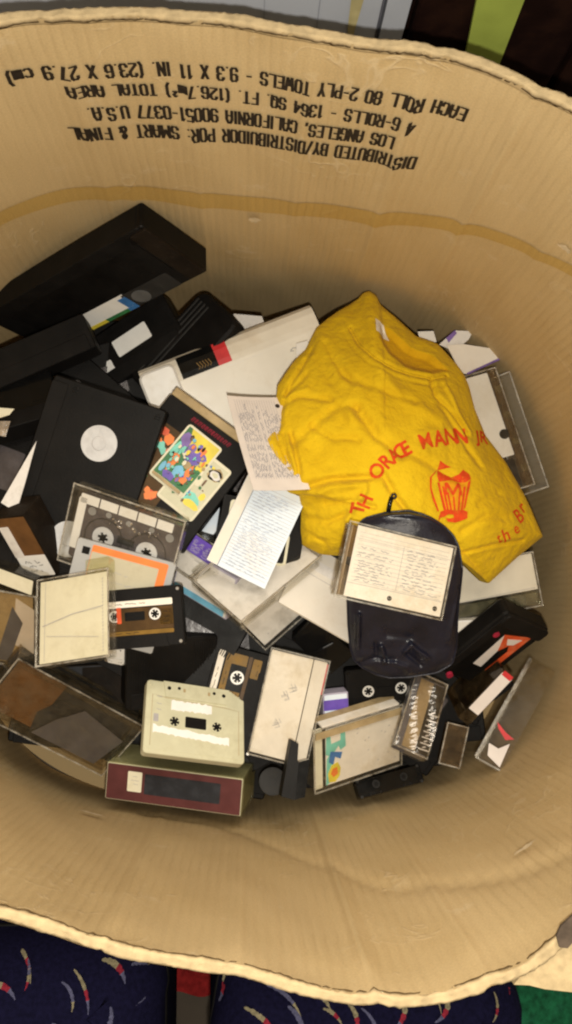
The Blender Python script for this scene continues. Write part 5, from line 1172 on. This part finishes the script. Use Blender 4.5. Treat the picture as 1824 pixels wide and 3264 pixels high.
def refine(v, f, L=.0022):
    bm = bmesh.new(); vs = [bm.verts.new((a,b,0)) for a,b in v]
    for q_ in f:
        try: bm.faces.new([vs[i] for i in q_])
        except ValueError: pass
    bmesh.ops.triangulate(bm, faces=bm.faces[:])
    for _ in range(4):
        e = [e for e in bm.edges if e.calc_length() > L]
        if not e: break
        bmesh.ops.subdivide_edges(bm, edges=e, cuts=1, use_grid_fill=False); bmesh.ops.triangulate(bm, faces=bm.faces[:])
    bm.verts.index_update(); r = [tuple(x.co[:2]) for x in bm.verts], [tuple(x.index for x in fc.verts) for fc in bm.faces]; bm.free(); return r
def on_shirt(name, m, v, f, dz):
    v, f = refine(v, f); g = MB(); g.add([(a,b,drop(a,b,dz)) for a,b in v], [q_ if True else q_ for q_ in f]); return g.build(name, M[m], shirt, True)
vv, ff = [], []
for c, x, y, h, a in BAKE['chars']:
    v, f = text_geo(c, .028 if c.isupper() and c not in 'MB' else .010); k = h/.70; w = max(p[0] for p in v)+min(p[0] for p in v); cc, s = math.cos(a), math.sin(a); o_ = len(vv); sx = .92
    vv += [(x+((p-w/2)*k*sx)*cc-((r-.35)*k)*s, y+((p-w/2)*k*sx)*s+((r-.35)*k)*cc) for p, r in v]; ff += [tuple(i+o_ for i in q_) for q_ in f]
on_shirt('red_lettering', 'sprint', vv, ff, .0007)
M['sprint2'] = mat('orange_shirt_print', (.66,.29,.010), .85, .18, 160, .0004, 900, .15, grime=(.66,.36,.012), gscale=140)
E = BAKE['emblem']; hull = [E[0][12], E[0][0], E[0][2], E[0][5], E[0][6], E[8][2], E[8][3], E[2][2], E[2][3]]
on_shirt('red_emblem', 'sprint2', hull, [tuple(range(len(hull)))], .0005)
for i, p in enumerate(BAKE['emblem']):
    if i == 1: p = [p[0], p[1], p[3], p[4]]
    on_shirt('red_emblem', 'sprint', p, [tuple(range(len(p)))], .0006+.00012*i)
v, f = BAKE['tag'], [tuple(range(len(BAKE['tag'])))]
v, f = refine(v, f); g = MB(); g.add([(a,b,drop(a,b,.0030)+.001*math.sin(90*a)) for a,b in v], f); g.build('neck_label', M['paper'], shirt, True)
v, f = BAKE['neck'], [tuple(range(len(BAKE['neck'])))]
v, f = refine(v, f); g = MB(); g.add([(a,b,drop(a,b,.0005)) for a,b in v], f); g.build('neck_inside', M['shirtin'], shirt, True)
# collar rib: a soft tube along the neck seam
CL = BAKE['folds'][0][0]; P = resample(CL, 60)[:40] if False else None
pl = np.array(CL); L = np.concatenate([[0],np.cumsum(np.hypot(*np.diff(pl,axis=0).T))]); ss = np.linspace(0,L[-1],60)
px = np.interp(ss,L,pl[:,0]); py = np.interp(ss,L,pl[:,1])
for _ in range(3): px[1:-1] = (px[:-2]+px[1:-1]*2+px[2:])/4; py[1:-1] = (py[:-2]+py[1:-1]*2+py[2:])/4
MB().tube([(a,b,drop(a,b,.0002)) for a,b in zip(px,py)], .0014, 8).build('collar_seam', M['shirt'], shirt, True)

# ------------------------------------------------------------------ navy pouch
O, T, X, Y, Z = heap(BAKE['pouch'], 240, 44, .296, (.121,-.012), 0, .01, 3.2)
inside = seg_d(X, Y, [tuple(p[:2]) for p in O]+[tuple(O[0,:2])])
zlin = .288-.17*(-.012-Y)*1.0
Z = np.interp(Y, [-.075,-.04,.0,.03,.05],[.262,.275,.298,.325,.322])-.010*np.exp(-inside/.006)+.9*wrinkle(X*.8,Y*.8)
for pl, sg, dp in BAKE['pouchfolds']:
    Z += dp*np.exp(-(seg_d(X,Y,pl)/sg)**2)*np.clip(inside/.004,0,1)
po = MB(); n = X.shape[1]; R = X.shape[0]; po.v = list(zip(X.ravel(),Y.ravel(),Z.ravel()))
for k in range(R-1):
    for i in range(n): j = (i+1)%n; po.f.append((k*n+i,(k+1)*n+i,(k+1)*n+j,k*n+j))
po.f.append(tuple(range(n)))
b0 = len(po.v); cxy = np.array((.121,-.012))
for dz, kk in ((-.006,1.0),(-.012,.98)):
    for i in range(n): q_ = cxy+(O[i,:2]-cxy)*kk; po.v.append((q_[0],q_[1],Z[-1,i]+dz))
for k in range(2):
    a0 = (R-1)*n if k == 0 else b0; a1 = b0+k*n
    for i in range(n): j = (i+1)%n; po.f.append((a0+i,a1+i,a1+j,a0+j))
po.f.append(tuple(b0+n+i for i in range(n))[::-1])
t = thing('zip_pouch', 'dark navy vinyl zip pouch with piped edges lying on the yellow shirt', 'pouch', Matrix.Identity(4))
po.build('body', M['leather'], t, True)
zt = Z[-1]
MB().tube([(O[i,0],O[i,1],zt[i]+.0005) for i in range(0,n,2)], .0008, 6, True).build('piping', M['leather'], t, True)
k = int(np.argmin([abs(v) for v in T-.90]))
zi = [i for i in range(n) if O[i,1] > .034]
zi = sorted(zi, key=lambda i: O[i,0])
P = BAKE['pull']
o = MB().tube(P[:3], .0020, 8).build('zip_pull', M['gloss'], t, True)
e = Vector(P[2]); g = MB(); g.tube([tuple(e+Vector((.0018*math.cos(a)+.0018,.0018*math.sin(a)+.0008,.0005))) for a in [2*PI*i/14 for i in range(14)]], .0010, 6, True); g.build('pull_ring', M['charcoal'], o, True)

# case lying on the pouch
def deco_pouch(o, cx, cy, cw, ch, z):
    g = MB(); rg = random.Random(44)
    for col in (0,1):
        x0 = cx-cw/2+.004+col*(cw/2-.001)
        lines(g, x0, x0+cw/2-.008, cy-ch/2+.014, cy+ch/2-(.016 if col == 0 else .010), 13, z, .0007, .00045, 1.0, rng=rg)
    g.build('handwriting', M['pen'], o)
    g = MB(); g.stroke([(cx-cw/2+.001,cy-ch/2+.0115),(cx+cw/2-.001,cy-ch/2+.0125)], .0004, z); g.stroke([(cx-cw/2+.001,cy+ch/2-.0105),(cx+cw/2-.001,cy+ch/2-.0105)], .0003, z)
    g.stroke([(cx,cy-ch/2+.013),(cx,cy+ch/2-.009)], .0004, z)
    for i in range(13): g.stroke([(cx-cw/2+.003,cy-ch/2+.0135+i*.0034),(cx+cw/2-.003,cy-ch/2+.0135+i*.0034)], .00025, z)
    g.build('ruled_line', M['rule'], o)
    g = MB()
    for x in (cx-.004, cx+cw/2-.006): g.ringz(x, cy-ch/2+.0058, .0011, .0021, z, z+.0002, 12); g.slab(.0012,.0022,z,z+.0002,0,0,x,cy-ch/2+.0058)
    g.build('printed_mark', M['ink'], o)
t = clear_case('cassette_case', 'clear case with a neatly written cream card, lying on the navy pouch', 'pouch_case', 'clear', 'ivory', group='clear cassette cases', deco=deco_pouch, cardinset=(.002,.0085,.003,.002))
mx, W, H = pose('pouch_case', .0155)
MB().box(-W/2+.001, -W/2+.0080, -H/2+.003, H/2-.003, .003, .0138).build('hinge_side', M['clearbrown'], t)

# ------------------------------------------------------------------ the dark layer below, seen through the gaps
deep = [(-.175,-.135,.125,-.15),(-.01,-.150,.10,0),(.13,-.145,.10,.1),(-.285,-.03,.17,1.45),(-.22,-.09,.15,-.5),(.24,-.06,.13,1.0),(-.20,.06,.20,.4),(-.19,0,.17,1.3),(-.06,-.06,.165,.1),(-.02,-.12,.13,1.4),(.06,-.08,.165,.5),(.14,-.08,.15,-.6),(.22,-.02,.15,1.3),(.03,.03,.20,-.4),(-.14,.16,.19,-.7),(-.21,.22,.17,.3),(-.06,.20,.13,1.0),(.14,.20,.14,.3),(.21,.13,.16,1.4),(.05,.13,.15,.2),(-.26,.13,.18,1.5),(-.10,-.02,.205,-.5),(.17,-.11,.11,.1),(.0,.25,.11,.05),(-.14,.26,.13,.1),(-.24,.08,.22,1.2),(.20,-.115,.14,.6)]
src = None
for i, (x, y, z, a) in enumerate(deep):
    for _ in range(60):                                              # keep every corner inside the carton
        mxx = Matrix.Translation((x,y,z-.025)) @ Euler((.12*math.sin(3*i),.12*math.cos(5*i),a)).to_matrix().to_4x4()
        cs = [mxx @ Vector((sx*.0935,sy*.0515,h)) for sx in (-1,1) for sy in (-1,1) for h in (0,.026)]
        if all(math.hypot(p.x-CC[0],p.y-CC[1]) < float(wall_r(np.array(math.atan2(p.y-CC[1],p.x-CC[0])), p.z))-.007 for p in cs): break
        x *= .975; y = .07+(y-.07)*.975
    if src is None:
        src = vhs('video_tape', 'black video tape buried in the dark bottom layer of the pile', None, 'black', 0, None, True, 'buried black video tapes', .025, mtx=(mxx,.187,.103))
    else:
        c = src.copy(); COL.objects.link(c); c.matrix_world = mxx
        for ch in src.children:
            d = ch.copy(); COL.objects.link(d); d.parent = c
            for g_ in ch.children: e_ = g_.copy(); COL.objects.link(e_); e_.parent = d
